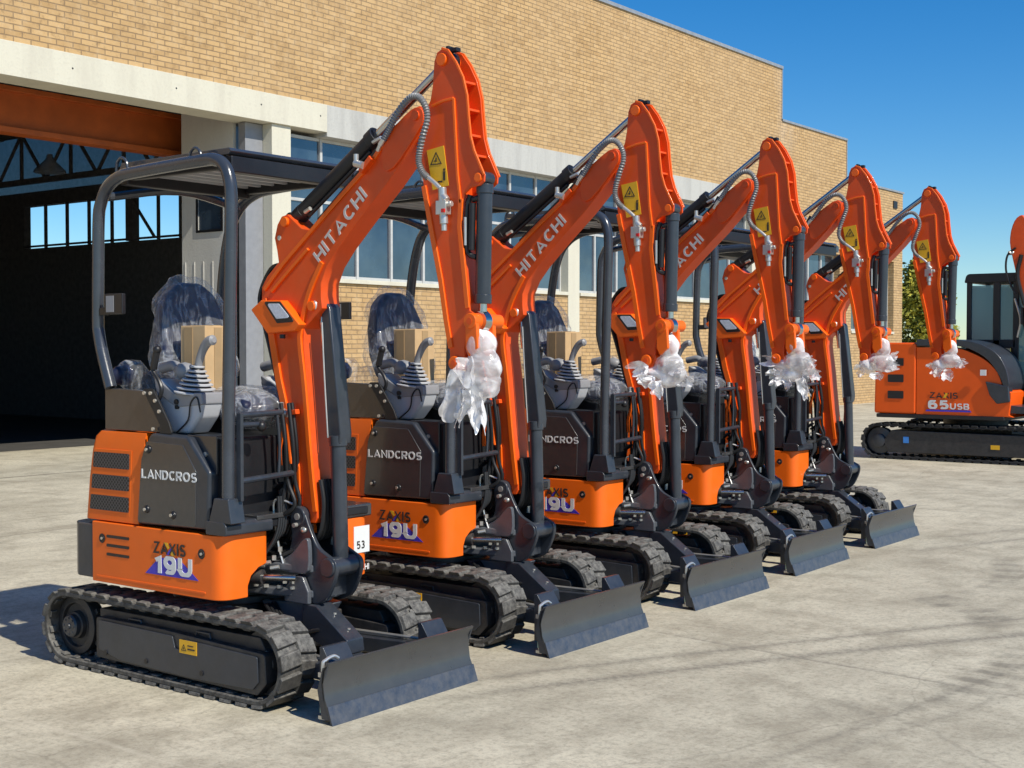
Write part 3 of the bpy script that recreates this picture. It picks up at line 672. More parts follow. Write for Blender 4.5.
    low = [(-.205, -.478), (-.60, -.478), (-.70, -.40), (-.755, -.2), (-.77, 0), (-.755, .2), (-.70, .40), (-.60, .478), (-.205, .478)]
    low = [(-.200, .478)] + [low[-1]] + low[::-1][1:]
    plan_lo = rpoly([(-.19, -.478), (-.60, -.478), (-.735, -.33), (-.77, 0), (-.735, .33), (-.60, .478), (-.19, .478)], [0, .06, .12, .3, .12, .06, 0], 5)
    zs = [(.752, 0.), (.95, .025), (1.10, .055), (1.165, .075), (1.192, .115)]
    rings = []
    for z, ins in zs:
        ring = []
        for (x, y) in plan_lo:
            k = 1 if x < -.3 else 0
            ring.append(ec.bm.verts.new((x + ins * (.9 if x < -.45 else 0) + (.05 * (z - .752) / .44 if x > -.25 else 0), y * (1 - (ins * .10 if z < 1.15 else ins * .25)), z)))
        rings.append(ring)
    for A, B in zip(rings, rings[1:]):
        for k in range(len(A)): ec.bm.faces.new((A[k], A[(k + 1) % len(A)], B[(k + 1) % len(A)], B[k]))
    ec.bm.faces.new(rings[0][::-1]); ec.bm.faces.new(rings[-1]); bmesh.ops.recalc_face_normals(ec.bm, faces=ec.bm.faces[:])
    cov = ec.build('engine_cover', 'orange', root, bevel=.006, sharp=50)
    MB().prism([(-.575, .783), (-.255, .783), (-.235, 1.105), (-.530, 1.105)], -.4785, -.4745).build('vent_surround', 'orange', cov, bevel=.004)
    for (a, b) in ((1.012, 1.088), (.907, .978), (.803, .876)):
        f0 = lambda z: -.262 + (z - .80) * .03; r0 = lambda z: -.567 + (z - .80) * .13
        MB().prism(rpoly([(r0(a), a), (f0(a), a), (f0(b), b), (r0(b), b)], .008), -.4815, -.476).build('vent_grille', 'mesh', cov)
    pn = MB(); pn.prism(rpoly([(-.198, .755), (.325, .765), (.332, 1.03), (.185, 1.188), (-.095, 1.198), (-.155, 1.08)], [0, .02, .03, .04, .05, .04]), -.483, -.12)
    pan = pn.build('side_cover', 'steel', root, bevel=.035, seg=5)
    MB().prism(rpoly([(-.187, .766), (.235, .772), (.242, 1.03), (.150, 1.150), (-.115, 1.156), (-.155, 1.07)], .015), -.4858, -.480).build('cover_face', 'panel', pan, bevel=.004)
    text('maker_lettering', 'LANDCROS', 'white', pan, (-.150, -.4865, .980), (1, 0, 0), (0, 0, 1), .400, .044, bold=.02)
    for (xx, zz) in ((-.10, 1.118), (-.115, .832), (.078, .818)):
        MB().lathe([(.020, 0), (.018, .006), (.009, .012)], (xx, -.486, zz), (0, -1, 0), 14).build('cover_latch', 'black', pan)
        MB().cyl((xx, -.497, zz), (xx, -.503, zz), .008, seg=8).build('bolt', 'zinc', pan)
    bb = MB(); bb.prism([(.10, .80), (.365, .80), (.365, 1.185), (.10, 1.185)], -.43, -.08); bb.build('control_box', 'black', root, bevel=.01)
    MB().prism([(.13, 1.195), (.34, 1.195), (.34, 1.02), (.27, 1.00)], -.445, -.432).build('bracket_plate', 'panel', root, bevel=.003)
    MB().cyl((.265, -.445, 1.11), (.265, -.452, 1.11), .011).build('bolt', 'zinc', root)
    # console box behind the seat
    cn = MB(); cn.prism(rpoly([(-.475, 1.199), (-.055, 1.199), (-.035, 1.235), (-.145, 1.395), (-.475, 1.405)], .012), -.455, -.425)
    cn.prism([(-.475, 1.199), (-.30, 1.199), (-.30, 1.38), (-.475, 1.38)], -.425, .43)
    con = cn.build('rear_panel', 'panel', root, bevel=.005)
    bk = MB(); bk.prism(rpoly([(-.165, 1.405), (-.085, 1.405), (.03, 1.25), (.055, 1.195), (-.04, 1.195), (-.035, 1.235)], .01), -.470, -.458); lb = bk.build('lever_bracket', 'hose', root, bevel=.003)
    for (xx, zz) in ((-.145, 1.385), (-.098, 1.385), (-.065, 1.35), (-.035, 1.30), (-.08, 1.215)):
        MB().cyl((xx, -.470, zz), (xx, -.478, zz), .009, seg=8).build('bolt', 'zinc', lb)
    lv = MB(); lv.tube([(-.088, -.45, 1.33), (-.045, -.45, 1.39), (-.060, -.45, 1.44), (-.105, -.45, 1.49), (-.102, -.45, 1.53), (-.085, -.45, 1.565)], .010, 8, 4); lv.tube([(-.103, -.45, 1.50), (-.088, -.45, 1.55), (-.078, -.45, 1.585)], .017, 10, 3); lv.blob((-.075, -.45, 1.592), (.042, .042, .042))
    lv.build('lock_lever', 'black', root)
    # consoles left and right with joysticks
    for sg in (-1, 1):
        y = .34 * sg
        pod = MB(); pod.prism(rpoly([(-.075, 1.195), (.095, 1.195), (.170, 1.275), (.200, 1.355), (.185, 1.385), (.02, 1.375), (-.12, 1.455), (-.165, 1.43), (-.125, 1.33)], [.02, .04, .05, .03, .02, .04, .03, .03, .05]), y - .065, y + .065)
        p = pod.build('control_console', 'lightgrey', root, bevel=.018, seg=4)
        MB().prism(rpoly([(-.155, 1.465), (.00, 1.385), (.195, 1.392), (.200, 1.335), (.01, 1.318), (-.13, 1.385)], .012), y - .071, y + .071).build('console_top', 'midgrey', p, bevel=.012, seg=3)
        MB().lathe([(.085, 0), (.022, .14)], (.070, y, 1.380), (.10, 0, 1), 20).build('boot_core', 'black', p)
        for k in range(7):
            r0_ = .102 - .0115 * k
            MB().lathe([(r0_ - .012, 0), (r0_, .003), (r0_ + .001, .009), (r0_ - .010, .0125)], (.070 + .0021 * k, y, 1.382 + .0205 * k), (.10, 0, 1), 20).build('lever_boot', 'lightgrey', p)
        js = MB(); js.tube([(.085, y, 1.50), (.100, y, 1.545), (.130, y, 1.600), (.165, y, 1.632), (.205, y, 1.638)], .02, 12, 4, rfun=lambda u, i: .017 + .008 * u - (.012 if u > .98 else 0)); js.build('joystick', 'midgrey', p)
        MB().tube([(.02, y + .07 * sg * 0 - .073, 1.20), (.10, y - .073, 1.26), (.12, y - .073, 1.34), (.165, y - .073, 1.37), (.19, y - .073, 1.30)], .004, 6, 4).build('cable', 'black', p)
        MB().cyl((.02, y - .066, 1.345), (.02, y - .08, 1.345), .013, seg=10).cyl((.022, y - .066, 1.32), (.022, y - .08, 1.32), .010, seg=10).build('key_switch', 'black', p)
        ar = MB(); ar.tube([(-.19, y * .97, 1.50), (-.10, y * .97, 1.515), (-.06, y * .97, 1.49), (-.06, y * .97, 1.45)], .026, 12, 4); ar.blob((-.02, y * .97, 1.49), (.13, .09, .085)); ar.build('armrest', 'midgrey', p)
    # ---------- seat with its film
    st_ = MB(); st_.prism(rpoly([(-.20, 0), (.20, 0), (.235, .16), (.215, .32), (.15, .47), (.07, .53), (-.07, .53), (-.15, .47), (-.215, .32), (-.235, .16)], .07, 5), 0, .11, 'x')
    seatback = st_.build('backrest', 'bluefab', root, bevel=.035, seg=4)
    SBM = Matrix.Translation((-.36, .0, 1.40)) @ Matrix.Rotation(R(-12), 4, 'Y'); seatback.matrix_local = SBM
    se = MB(); se.prism(rpoly([(-.30, 1.27), (.20, 1.26), (.30, 1.28), (.31, 1.34), (.22, 1.375), (-.30, 1.37)], .03), -.24, .24); seat = se.build('seat', 'bluefab', root, bevel=.035, seg=4)
    MB().prism([(-.28, .80), (.16, .80), (.22, 1.26), (-.32, 1.26)], -.22, .22).build('seat_base', 'black', root, bevel=.02)
    crumple('plastic_cover', [((-.36, .01, 1.66), (.20, .49, .56)), ((-.30, -.02, 1.50), (.30, .48, .26)), ((-.42, -.01, 1.82), (.19, .34, .26)), ((-.42, -.04, 1.90), (.10, .16, .14)), ((-.36, -.17, 1.58), (.18, .13, .38))], 'film', seatback, .016, .026, 6., 3, SBM.inverted())
    crumple('plastic_cover', [((.05, 0, 1.33), (.62, .58, .15)), ((.20, -.06, 1.30), (.30, .46, .18))], 'film', seat, .018, .014, 5, 5)
    crumple('plastic_cover', [((-.54, .02, 1.41), (.14, .62, .14)), ((-.54, -.24, 1.46), (.10, .18, .14))], 'film', root, .02, .02, 8, 6)
    crumple('wrapped_manual', [((-.55, -.28, 1.46), (.07, .15, .10))], 'bluefab', root, .015, .012, 12, 2)
    # ---------- floor, pedals, clutter in the footwell
    MB().bx(-.2, .44, -.42, .46, .76, .80).build('floor_plate', 'black', root, bevel=.008)
    MB().bx(.34, .45, -.30, .30, .80, .825).bx(.28, .40, -.08, .06, .83, .85).build('step', 'panel', root, bevel=.006)
    pd = MB()
    for yy in (-.10, .06, .16): pd.box((.36, yy, .93), (.10, .06, .012), Matrix.Rotation(R(-35), 4, 'Y')); pd.cyl((.33, yy, .80), (.35, yy, .92), .008)
    for yy in (-.05, .02): pd.cyl((.38, yy, .82), (.36, yy, 1.28), .008); pd.blob((.36, yy, 1.30), (.035, .035, .05))
    pd.build('travel_lever', 'black', root)
    gr = MB(); gr.box((.475, -.425, 1.105), (.03, .018, .40)); gr.tube([(.475, -.43, 1.295), (.475, -.17, 1.300)], .014, 8, 0); gr.tube([(.475, -.43, 1.25), (.475, -.30, 1.25)], .012, 8, 0)
    gr.tube([(.475, -.43, .995), (.475, -.10, 1.01)], .015, 8, 0)
    gr.tube([(.475, -.20, 1.31), (.478, -.185, 1.15), (.475, -.19, 1.0)], .008, 8, 3)
    gr.build('front_rail', 'steel', root, bevel=.002); MB().blob((.48, -.30, 1.24), (.045, .045, .05)).build('rail_knob', 'black', root)
    hs = MB()
    for k, (y, dx) in enumerate(((-.14, 0), (-.11, .02), (-.08, .01))):
        hs.tube([(.44 + dx, y, 1.34), (.47 + dx, y, 1.15), (.46 + dx, y + .02, .98), (.50, y + .03, .86), (.42, y, .80)], .010, 8, 4)
    hs.build('hydraulic_hose', 'hose', root)
    # ---------- canopy: two side hoops and roof
    path = [(.425, .90), (.430, 1.30), (.452, 2.10), (.455, 2.28), (.445, 2.36), (.415, 2.42), (.36, 2.452), (.25, 2.460), (-.24, 2.443), (-.36, 2.428), (-.445, 2.385), (-.498, 2.31), (-.518, 2.20), (-.528, 1.75), (-.523, 1.68), (-.497, 1.58), (-.43, 1.405)]
    farpath = [(.38, 2.470), (.20, 2.468), (-.25, 2.450), (-.40, 2.425), (-.50, 2.37), (-.57, 2.28), (-.625, 2.10), (-.66, 1.85), (-.685, 1.60), (-.66, 1.35), (-.60, 1.19)]
    for sg in (-1, 1):
        hp = MB(); hp.tube([(x, sg * .452, z) for x, z in smoothpath(path if sg < 0 else farpath, 4)], .030, 16, 0)
        h = hp.build('canopy_frame', 'tube', root)
        if sg > 0:
            continue
        ft = MB(); ft.prism([(.335, .805), (.490, .805), (.468, .918), (.372, .918)], sg * .405, sg * .492)
        ft.prism(rpoly([(.315, .748), (.455, .748), (.455, .792), (.44, .812), (.315, .812)], .01), sg * .205, sg * .494)
        ft.build('frame_foot', 'steel', h, bevel=.006)
        lf = MB()
        for xx in (-.33, .21): lf.tube([(xx - .045, sg * .452, 2.45), (xx - .035, sg * .452, 2.50), (xx, sg * .452, 2.522), (xx + .035, sg * .452, 2.50), (xx + .045, sg * .452, 2.455)], .007, 8, 4)
        lf.build('lifting_eye', 'tube', h)
    rf = MB()
    rf.prism(rpoly([(-.42, 2.478), (.38, 2.485), (.40, 2.50), (.38, 2.515), (-.40, 2.508)], .004), -.40, .40)
    roof = rf.build('roof', 'tube', root, bevel=.006)
    ru = MB(); ru.bx(.33, .395, -.395, .395, 2.405, 2.479); ru.bx(-.42, -.36, -.395, .395, 2.40, 2.474); ru.bx(-.36, .33, -.395, -.36, 2.42, 2.479); ru.bx(-.36, .33, .36, .395, 2.42, 2.479); ru.build('roof_frame', 'black', roof, bevel=.006)
    for k in range(7): MB().bx(-.355 + .1 * k, -.335 + .1 * k, -.36, .36, 2.45, 2.4765).build('roof_rib', 'lightgrey', roof)
    cr = MB(); cr.tube([(-.50, -.45, 2.34), (-.46, 0, 2.41), (-.50, .45, 2.36)], .022, 10, 5); cr.build('cross_tube', 'tube', root)
    mr = MB(); mr.bx(-.50, -.42, -.468, -.458, 1.76, 1.80); mr.box((-.38, -.46, 1.815), (.14, .022, .10)); mr.build('mirror', 'black', root, bevel=.01)
    MB().bx(-.435, -.375, -.4735, -.4715, 1.775, 1.855).build('mirror_glass', 'midgrey', root)
    # ---------- swing post
    sp = MB()
    for y in (-.095, .070):
        sp.prism(smoothpath([(.455, .825), (.47, .85), (.515, .852), (.545, .825), (.585, .745), (.635, .67), (.70, .635), (.745, .61), (.752, .565), (.73, .50), (.685, .43), (.61, .40), (.56, .44), (.50, .53), (.47, .58), (.44, .62), (.46, .70), (.45, .78)], 3, True), y, y + .025)
    sp.cyl((.505, -.100, .805), (.505, .100, .805), .046, seg=24); sp.cyl((.700, -.104, .580), (.700, .104, .580), .046, seg=24)
    sp.bx(.52, .66, -.08, .08, .43, .60)
    post = sp.build('swing_post', 'steel', root, bevel=.007, seg=3)
    ps = MB(); ps.cyl((.505, -.106, .805), (.505, .106, .805), .016); ps.blob((.545, -.10, .745), (.04, .02, .03)); ps.cyl((.50, -.10, .765), (.50, -.12, .765), .011); ps.build('pivot_pin', 'zinc', post)
    br = MB()
    for z0, z1 in ((.425, .465), (.545, .585)):
        br.prism(smoothpath([(.20, -.18), (.34, -.16), (.46, -.13), (.60, -.10), (.66, 0), (.60, .10), (.46, .13), (.34, .16), (.20, .18)], 3) , z0, z1, 'z')
    br.cyl((.56, 0, .40), (.56, 0, .61), .055, seg=20); br.prism([(.24, .38), (.50, .40), (.62, .39), (.55, .30), (.30, .30)], -.09, .09)
    br.build('swing_bracket', 'sunlit_steel', root, bevel=.010, seg=3)
    lug = MB(); lug.prism(smoothpath([(.40, .585), (.43, .60), (.50, .64), (.56, .70), (.60, .70), (.60, .56), (.52, .54), (.42, .545)], 3, True), -.125, -.100); lug.prism(rpoly([(.44, .40), (.44, .46), (.50, .53), (.56, .53), (.60, .46), (.60, .40)], .01), -.125, -.100)
    lug.build('bracket_gusset', 'sunlit_steel', root, bevel=.006)
    for (x, y) in ((.30, -.175), (.36, -.165), (.43, -.145), (.50, -.128)): MB().cyl((x, y, .465), (x, y, .478), .013, seg=6).build('bolt', 'zinc', root)
    MB().cyl((.235, -.335, .535), (.300, -.305, .535), .026).build('cylinder_cap', 'copper', root)
    hx = MB()
    for k in range(4): hx.tube([(.28, -.28 + .03 * k, .62 + .012 * k), (.36, -.24 + .02 * k, .60 + .02 * k), (.42, -.20 + .02 * k, .66 + .015 * k), (.44, -.16 + .015 * k, .76), (.43, -.15 + .015 * k, .90)], .009, 7, 4)
    hx.build('hydraulic_hose', 'hose', root)
    fz = MB()
    for (x, y, z) in ((.33, -.25, .60), (.36, -.215, .625), (.40, -.20, .585), (.42, -.165, .56), (.345, -.19, .565)): fz.cyl((x - .018, y - .01, z), (x + .018, y + .01, z + .008), .010, seg=8)
    fz.build('hose_fitting', 'zinc', root)
    sc_ = MB(); sc_.cyl((.22, -.30, .525), (.40, -.22, .525), .035); sc_.build('swing_cylinder', 'underblack', root)
    MB().cyl((.40, -.22, .525), (.55, -.15, .525), .016).build('piston_rod', 'chrome', root)
    hs = MB()
    for k in range(6):
        a = k * .02
        hs.tube([(.24, -.14 + a * 1.6, .70 + a * .4), (.36, -.16 + a * 1.7, .76 - a), (.43, -.13 + a * 1.6, .86 + a), (.44, -.10 + a * 1.4, 1.0 + a)], .012, 8, 4)
    for k in range(5): hs.tube([(.24, -.12 + .05 * k, .60), (.38, -.15 + .06 * k, .60 + .02 * k), (.50, -.06 + .03 * k, .66 + .01 * k), (.60, -.05 + .028 * k, .72), (.62, -.04 + .025 * k, .86), (.60, -.04 + .02 * k, .98)], .011, 8, 4)
    hs.build('hydraulic_hose', 'hose', root)
    MB().tube([(.50, -.10, .86), (.40, -.14, .88), (.395, -.14, .78), (.41, -.13, .66), (.44, -.13, .58)], .006, 6, 5).build('grease_line', 'zinc', root)
    fx = MB()
    for (x, y, z) in ((.36, -.19, .60), (.42, -.17, .60), (.44, -.15, .64), (.34, -.20, .50), (.46, -.14, .49), (.50, -.12, .49)): fx.cyl((x, y, z), (x, y, z + .022), .011, seg=6)
    fx.build('hose_fitting', 'zinc', root)
    MB().tube([(.58, .06, .66), (.58, .07, .80), (.60, .075, .87), (.635, .07, .86), (.65, .06, .78), (.655, .06, .64)], .011, 8, 4).build('steel_pipe', 'zinc', root)
    # ---------- boom
    HB = .060
    rear = [(.452, .832), (.446, 1.034), (.406, 1.161), (.386, 1.251), (.326, 1.446), (.278, 1.663), (.224, 1.835), (.226, 1.895), (.262, 1.945), (.343, 2.011)]
    brk = [(.332, 2.069), (.316, 2.127), (.335, 2.190), (.365, 2.228), (.405, 2.236), (.437, 2.212), (.50, 2.165), (.55, 2.155), (.59, 2.188)]
    top = [(.711, 2.283), (.932, 2.444), (1.035, 2.546), (1.125, 2.608), (1.195, 2.652), (1.235, 2.660), (1.268, 2.640), (1.275, 2.60), (1.262, 2.565)]
    under = [(1.15, 2.44), (1.041, 2.332), (.875, 2.186), (.735, 2.055), (.665, 1.975), (.628, 1.90), (.628, 1.84), (.635, 1.785), (.598, 1.755), (.56, 1.725), (.515, 1.690), (.512, 1.62), (.536, 1.421), (.574, 1.041), (.596, .80), (.58, .775), (.50, .77)]
    core = rear + brk + top + under
    bm_ = MB().prism(core, -HB, HB)
    boom = bm_.build('boom', 'boom_orange', root, bevel=.004, seg=2)
    off = lambda pts, dx, dz: [(p[0] + dx, p[1] + dz) for p in pts]
    rims = MB()
    for sgn in (-1, 1):
        ya, yb = (-HB - .012, -HB + .002) if sgn < 0 else (HB - .002, HB + .012)
        rims.strip(off(rear[:7], .022, 0), .040, ya, yb)
        rims.strip(smoothpath([(.590, .83), (.560, 1.041), (.520, 1.421), (.492, 1.62), (.500, 1.70), (.555, 1.86), (.640, 2.00)], 4), .026, ya, yb)
        rims.strip([(.25, 1.88), (.38, 2.000), (.58, 2.155), (.73, 2.268), (.94, 2.425), (1.05, 2.53)], .020, ya, yb)
        rims.strip([(.30, 1.87), (.42, 1.965), (.55, 2.065)], .016, ya, yb)
    rims.build('boom_rim', 'lit_rim_orange', boom, bevel=.003)
    ns = MB()
    for sgn in (-1, 1): ns.prism(smoothpath([(1.03, 2.53), (1.12, 2.598), (1.195, 2.645), (1.235, 2.653), (1.262, 2.636), (1.268, 2.60), (1.255, 2.57), (1.18, 2.485), (1.09, 2.40), (1.03, 2.40)], 2, True), sgn * HB, sgn * (HB + .012))
    ns.cyl((1.225, -.082, 2.617), (1.225, .082, 2.617), .022); ns.build('boom_nose', 'boom_orange', boom, bevel=.003)
    pn_ = MB(); pn_.cyl((.393, -.075, 2.200), (.393, .075, 2.200), .024); pn_.cyl((.572, -.075, 1.797), (.572, .075, 1.797), .024); pn_.build('pivot_pin', 'lit_rim_orange', boom, bevel=.003)
    MB().cyl((.352, -HB - .002, 2.126), (.352, -HB - .004, 2.126), .012).build('bracket_hole', 'cream', boom)
    dU = Vector((.919 - .622, 0, 2.284 - 1.996)); 
    for sgn in (-1,): text('maker_lettering', 'HITACHI', 'letter', boom, (.622, -HB - .001, 1.992), tuple(dU), (-dU.z, 0, dU.x), .425, .066, bold=.022, spacing=1.05)
    for p_ in ((.425, 1.292), (.918, 2.425)):
        cl = MB(); an = Matrix.Rotation(R(-10 if p_[0] < .6 else -42), 4, 'Y')
        cl.box((p_[0] + .02, -HB - .018, p_[1]), (.09, .03, .024), an); cl.build('hose_bracket', 'boom_orange', boom, bevel=.003)
        c2 = MB(); c2.cyl((p_[0] - .035, -HB - .035, p_[1] + .01), (p_[0] + .015, -HB - .035, p_[1] - .005), .017); c2.cyl((p_[0] - .03, -HB - .035, p_[1] + .02), (p_[0] - .03, -HB - .035, p_[1] + .05), .012); c2.build('pipe_clamp', 'zinc', boom)
    hz = MB()
    for k in range(4):
        y = -.035 + .024 * k
        hz.tube([(.34, y, 2.00), (.27, y, 1.985), (.205, y, 1.90), (.185, y, 1.82), (.215, y, 1.72), (.262, y, 1.58), (.33, y, 1.36), (.40, y, 1.10), (.43, y, .95), (.40, y, .83)], .012, 8, 4)
    hz.build('hydraulic_hose', 'hose', boom)
    sl = MB(); sl.tube([(.405, -.075, 1.27), (.395, -.08, 1.20), (.372, -.085, 1.12), (.375, -.085, 1.04)], .012, 8, 4); sl.tube([(.415, -.075, 1.27), (.43, -.08, 1.18), (.445, -.08, 1.05)], .010, 8, 4); sl.build('orange_hose_guard', 'lit_rim_orange', boom)
    # pipes on top of boom and lower front stripes
    MB().tube([(.60, -.045, 2.20), (.95, -.045, 2.475), (1.02, -.045, 2.56)], .009, 8, 3).build('steel_pipe', 'hose', boom)
    # work lamp
    lp = MB(); lp.prism(rpoly([(.200, 1.785), (.272, 1.828), (.408, 1.826), (.532, 1.712), (.50, 1.680), (.315, 1.668)], .008), -HB - .050, -HB + .002)
    lmp = lp.build('work_lamp', 'lit_rim_orange', boom, bevel=.006)
    MB().prism(rpoly([(.292, 1.822), (.408, 1.819), (.505, 1.722), (.385, 1.717)], .01), -HB - .053, -HB - .049).build('lamp_bezel', 'black', lmp, bevel=.002)
    MB().prism(rpoly([(.318, 1.812), (.402, 1.810), (.478, 1.742), (.385, 1.738)], .01), -HB - .056, -HB - .053).build('lamp_lens', 'glasslamp', lmp, bevel=.001)
    MB().cyl((.40, -HB - .03, 1.665), (.40, -HB - .03, 1.645), .014).build('lamp_plug', 'black', lmp)
    # ---------- arm cylinder
    A0, A1, A2 = Vector((.400, 0, 2.212)), Vector((.895, 0, 2.572)), Vector((1.352, 0, 2.850))
    A1 = A0 + (A2 - A0).normalized() * .640
    ac = MB(); d = (A2 - A0).normalized()
    ac.cyl(A0 + d * .04, A1, .040, seg=24); ac.cyl(A1 - d * .05, A1, .046, seg=24); ac.cyl(A0 + Vector((0, -.04, 0)), A0 + Vector((0, .04, 0)), .036, seg=20); ac.cyl(A0 + d * .02, A0 + d * .07, .042, seg=20)
    n_ = Vector((-d.z, 0, d.x)); ac.cyl(A0 + d * .10 + n_ * -.05 + Vector((0, -.02, 0)), A1 - d * .06 - n_ * .05 + Vector((0, -.02, 0)), .009)
    acy = ac.build('arm_cylinder', 'black', root, bevel=.002)
    MB().cyl(A1 - d * .02, A2 - d * .03, .0205, seg=20).build('piston_rod', 'chrome', acy)
    MB().cyl(A2 + Vector((0, -.035, 0)), A2 + Vector((0, .035, 0)), .038, seg=20).build('rod_eye', 'black', acy)
    fa = MB(); fa.cyl(A1 - d * .02 - n_ * .03 + Vector((0, -.03, 0)), A1 + d * .03 - n_ * .045 + Vector((0, -.03, 0)), .010); fa.cyl(A0 + d * .10 - n_ * .03 + Vector((0, -.035, 0)), A0 + d * .14 - n_ * .04 + Vector((0, -.04, 0)), .010); fa.build('hose_fitting', 'zinc', acy)
    # ---------- boom cylinder in front of the boom
    bc = MB(); bc.cyl((.676, 0, 1.18), (.692, 0, .59), .037, seg=24)
    bc.cyl((.676, 0, 1.19), (.678, 0, 1.14), .043, seg=24); bcy = bc.build('boom_cylinder', 'steel', root, bevel=.003)
    gd = MB(); gd.prism([(.595, 1.80), (.625, 1.815), (.650, 1.79), (.722, 1.20), (.715, 1.15), (.640, 1.15)], -.030, .048); gd.build('rod_guard', 'steel', bcy, bevel=.008)
    MB().cyl((.572, 0, 1.80), (.600, 0, 1.60), .02).build('piston_rod', 'chrome', bcy)
    MB().cyl((.572, -.062, 1.803), (.572, -.045, 1.803), .018).blob((.585, -.055, 1.80), (.035, .03, .05)).build('rod_pin', 'zinc', bcy)
    pp = MB(); pp.tube([(.61, -.036, 1.72), (.622, -.036, 1.5), (.640, -.036, 1.25), (.645, -.036, 1.18)], .004, 6, 3); pp.build('steel_pipe', 'zinc', bcy)
    MB().tube([(.655, .02, 1.14), (.635, .03, 1.0), (.65, .03, .80)], .012, 8, 3).build('feed_hose', 'hose', bcy)
    # ---------- arm
    HA = .050
    out = [(1.312, 2.845), (1.328, 2.882), (1.358, 2.895), (1.393, 2.882), (1.438, 2.825), (1.476, 2.757), (1.498, 2.678), (1.506, 2.592), (1.517, 2.502), (1.536, 2.441), (1.569, 2.375), (1.590, 2.333), (1.588, 2.305), (1.565, 2.290), (1.515, 2.284), (1.483, 2.262), (1.470, 2.212)]
    low = [(1.464, 2.120), (1.482, 1.98), (1.497, 1.86), (1.510, 1.760), (1.530, 1.750), (1.558, 1.720), (1.548, 1.690), (1.510, 1.672), (1.488, 1.640), (1.478, 1.60), (1.480, 1.55), (1.470, 1.505), (1.436, 1.492), (1.402, 1.512), (1.395, 1.613), (1.369, 1.721), (1.338, 1.896), (1.290, 2.106), (1.244, 2.345), (1.225, 2.50), (1.240, 2.60), (1.290, 2.68), (1.303, 2.742)]
    ar = MB()
    for y0 in (-HA, HA - .010): ar.prism(out + low, y0, y0 + .010)
    inner = [(1.33, 2.83), (1.37, 2.80), (1.405, 2.70), (1.42, 2.60), (1.432, 2.50), (1.450, 2.35), (1.455, 2.22), (1.458, 2.120), (1.476, 1.98), (1.491, 1.86), (1.500, 1.765), (1.47, 1.68), (1.455, 1.60), (1.43, 1.53), (1.41, 1.53), (1.402, 1.613), (1.376, 1.721), (1.345, 1.896), (1.297, 2.106), (1.251, 2.345), (1.232, 2.50), (1.247, 2.60), (1.297, 2.68)]
    ar.prism(inner, -HA + .009, HA - .009)
    for (x, z) in ((1.470, 2.74), (1.492, 2.62), (1.500, 2.51), (1.530, 2.42)): ar.box((x - .032, 0, z), (.065, 2 * HA - .016, .012), Matrix.Rotation(R(-4), 4, 'Y'))
    armo = ar.build('arm', 'boom_orange', root, bevel=.003, seg=2)
    rm = MB()
    rl = [(1.255, 2.31), (1.30, 2.106), (1.350, 1.896), (1.381, 1.721), (1.407, 1.60)]
    for sgn in (-1, 1):
        ya, yb = (-HA - .008, -HA + .002) if sgn < 0 else (HA - .002, HA + .008)
        rm.strip(rl, .026, ya, yb); rm.strip([(1.463, 2.24), (1.456, 2.12), (1.474, 1.98), (1.489, 1.86), (1.500, 1.77)], .024, ya, yb)
        rm.strip([(1.300, 2.652), (1.36, 2.668), (1.424, 2.674)], .012, ya, yb); rm.strip([(1.424, 2.674), (1.434, 2.509), (1.445, 2.341), (1.463, 2.22)], .014, ya, yb)
        rm.strip(out[2:12], .012, ya, yb)
    rm.build('arm_rim', 'lit_rim_orange', armo, bevel=.003)
    fp = MB(); fp.prism([(1.432, 2.34), (1.48, 2.27), (1.462, 2.20), (1.456, 2.12), (1.474, 1.98), (1.500, 1.77), (1.515, 1.70), (1.480, 1.64), (1.47, 1.55), (1.455, 1.505), (1.41, 1.52), (1.405, 1.62), (1.46, 1.70)], HA - .0, HA + .003); fp.build('side_stiffener', 'boom_orange', armo)
    pz = MB(); pz.cyl((1.360, -HA - .014, 2.846), (1.360, HA + .014, 2.846), .028); pz.cyl((1.558, -HA - .01, 2.324), (1.558, HA + .01, 2.324), .020)
    pz.cyl((1.436, -HA - .022, 1.535), (1.436, HA + .022, 1.535), .030); pz.cyl((1.527, -.075, 1.715), (1.527, .075, 1.715), .034, seg=24); pz.cyl((1.53, .0, 1.715), (1.545, .115, 1.715), .030, seg=24)
    pz.build('pivot_pin', 'lit_rim_orange', armo, bevel=.004)
    MB().cyl((1.436, -HA - .0225, 1.535), (1.436, -HA - .0245, 1.535), .013).cyl((1.527, -.0755, 1.715), (1.527, -.0775, 1.715), .014).build('pin_hole', 'boom_orange', armo)
    bkp = MB()
    for y in (-.07, .045): bkp.prism(rpoly([(1.50, 1.71), (1.56, 1.71), (1.568, 1.60), (1.52, 1.56), (1.50, 1.60)], .01), y, y + .022)
    bkp.build('bucket_link', 'lit_rim_orange', armo, bevel=.004)
    MB().bx(1.352, 1.368, -.02, .02, 2.888, 2.912).box((1.385, 0, 2.893), (.05, .03, .018)).build('rubber_stop', 'black', armo, bevel=.003)
    dc = MB().prism([(1.271, 2.463), (1.367, 2.476), (1.395, 2.302), (1.305, 2.288)], -HA - .003, -HA + .001).build('warning_decal', 'yellow', armo, smooth=False)
    warning_triangle(dc, 1.325, -HA - .0035, 2.415, .033)
    MB().bx(1.365, 1.377, -HA - .0045, -HA - .003, 2.325, 2.365).bx(1.335, 1.36, -HA - .0045, -HA - .003, 2.318, 2.325).blob((1.371, -HA - .004, 2.372), (.012, .002, .012)).build('decal_lettering', 'blackletter', dc, smooth=False)
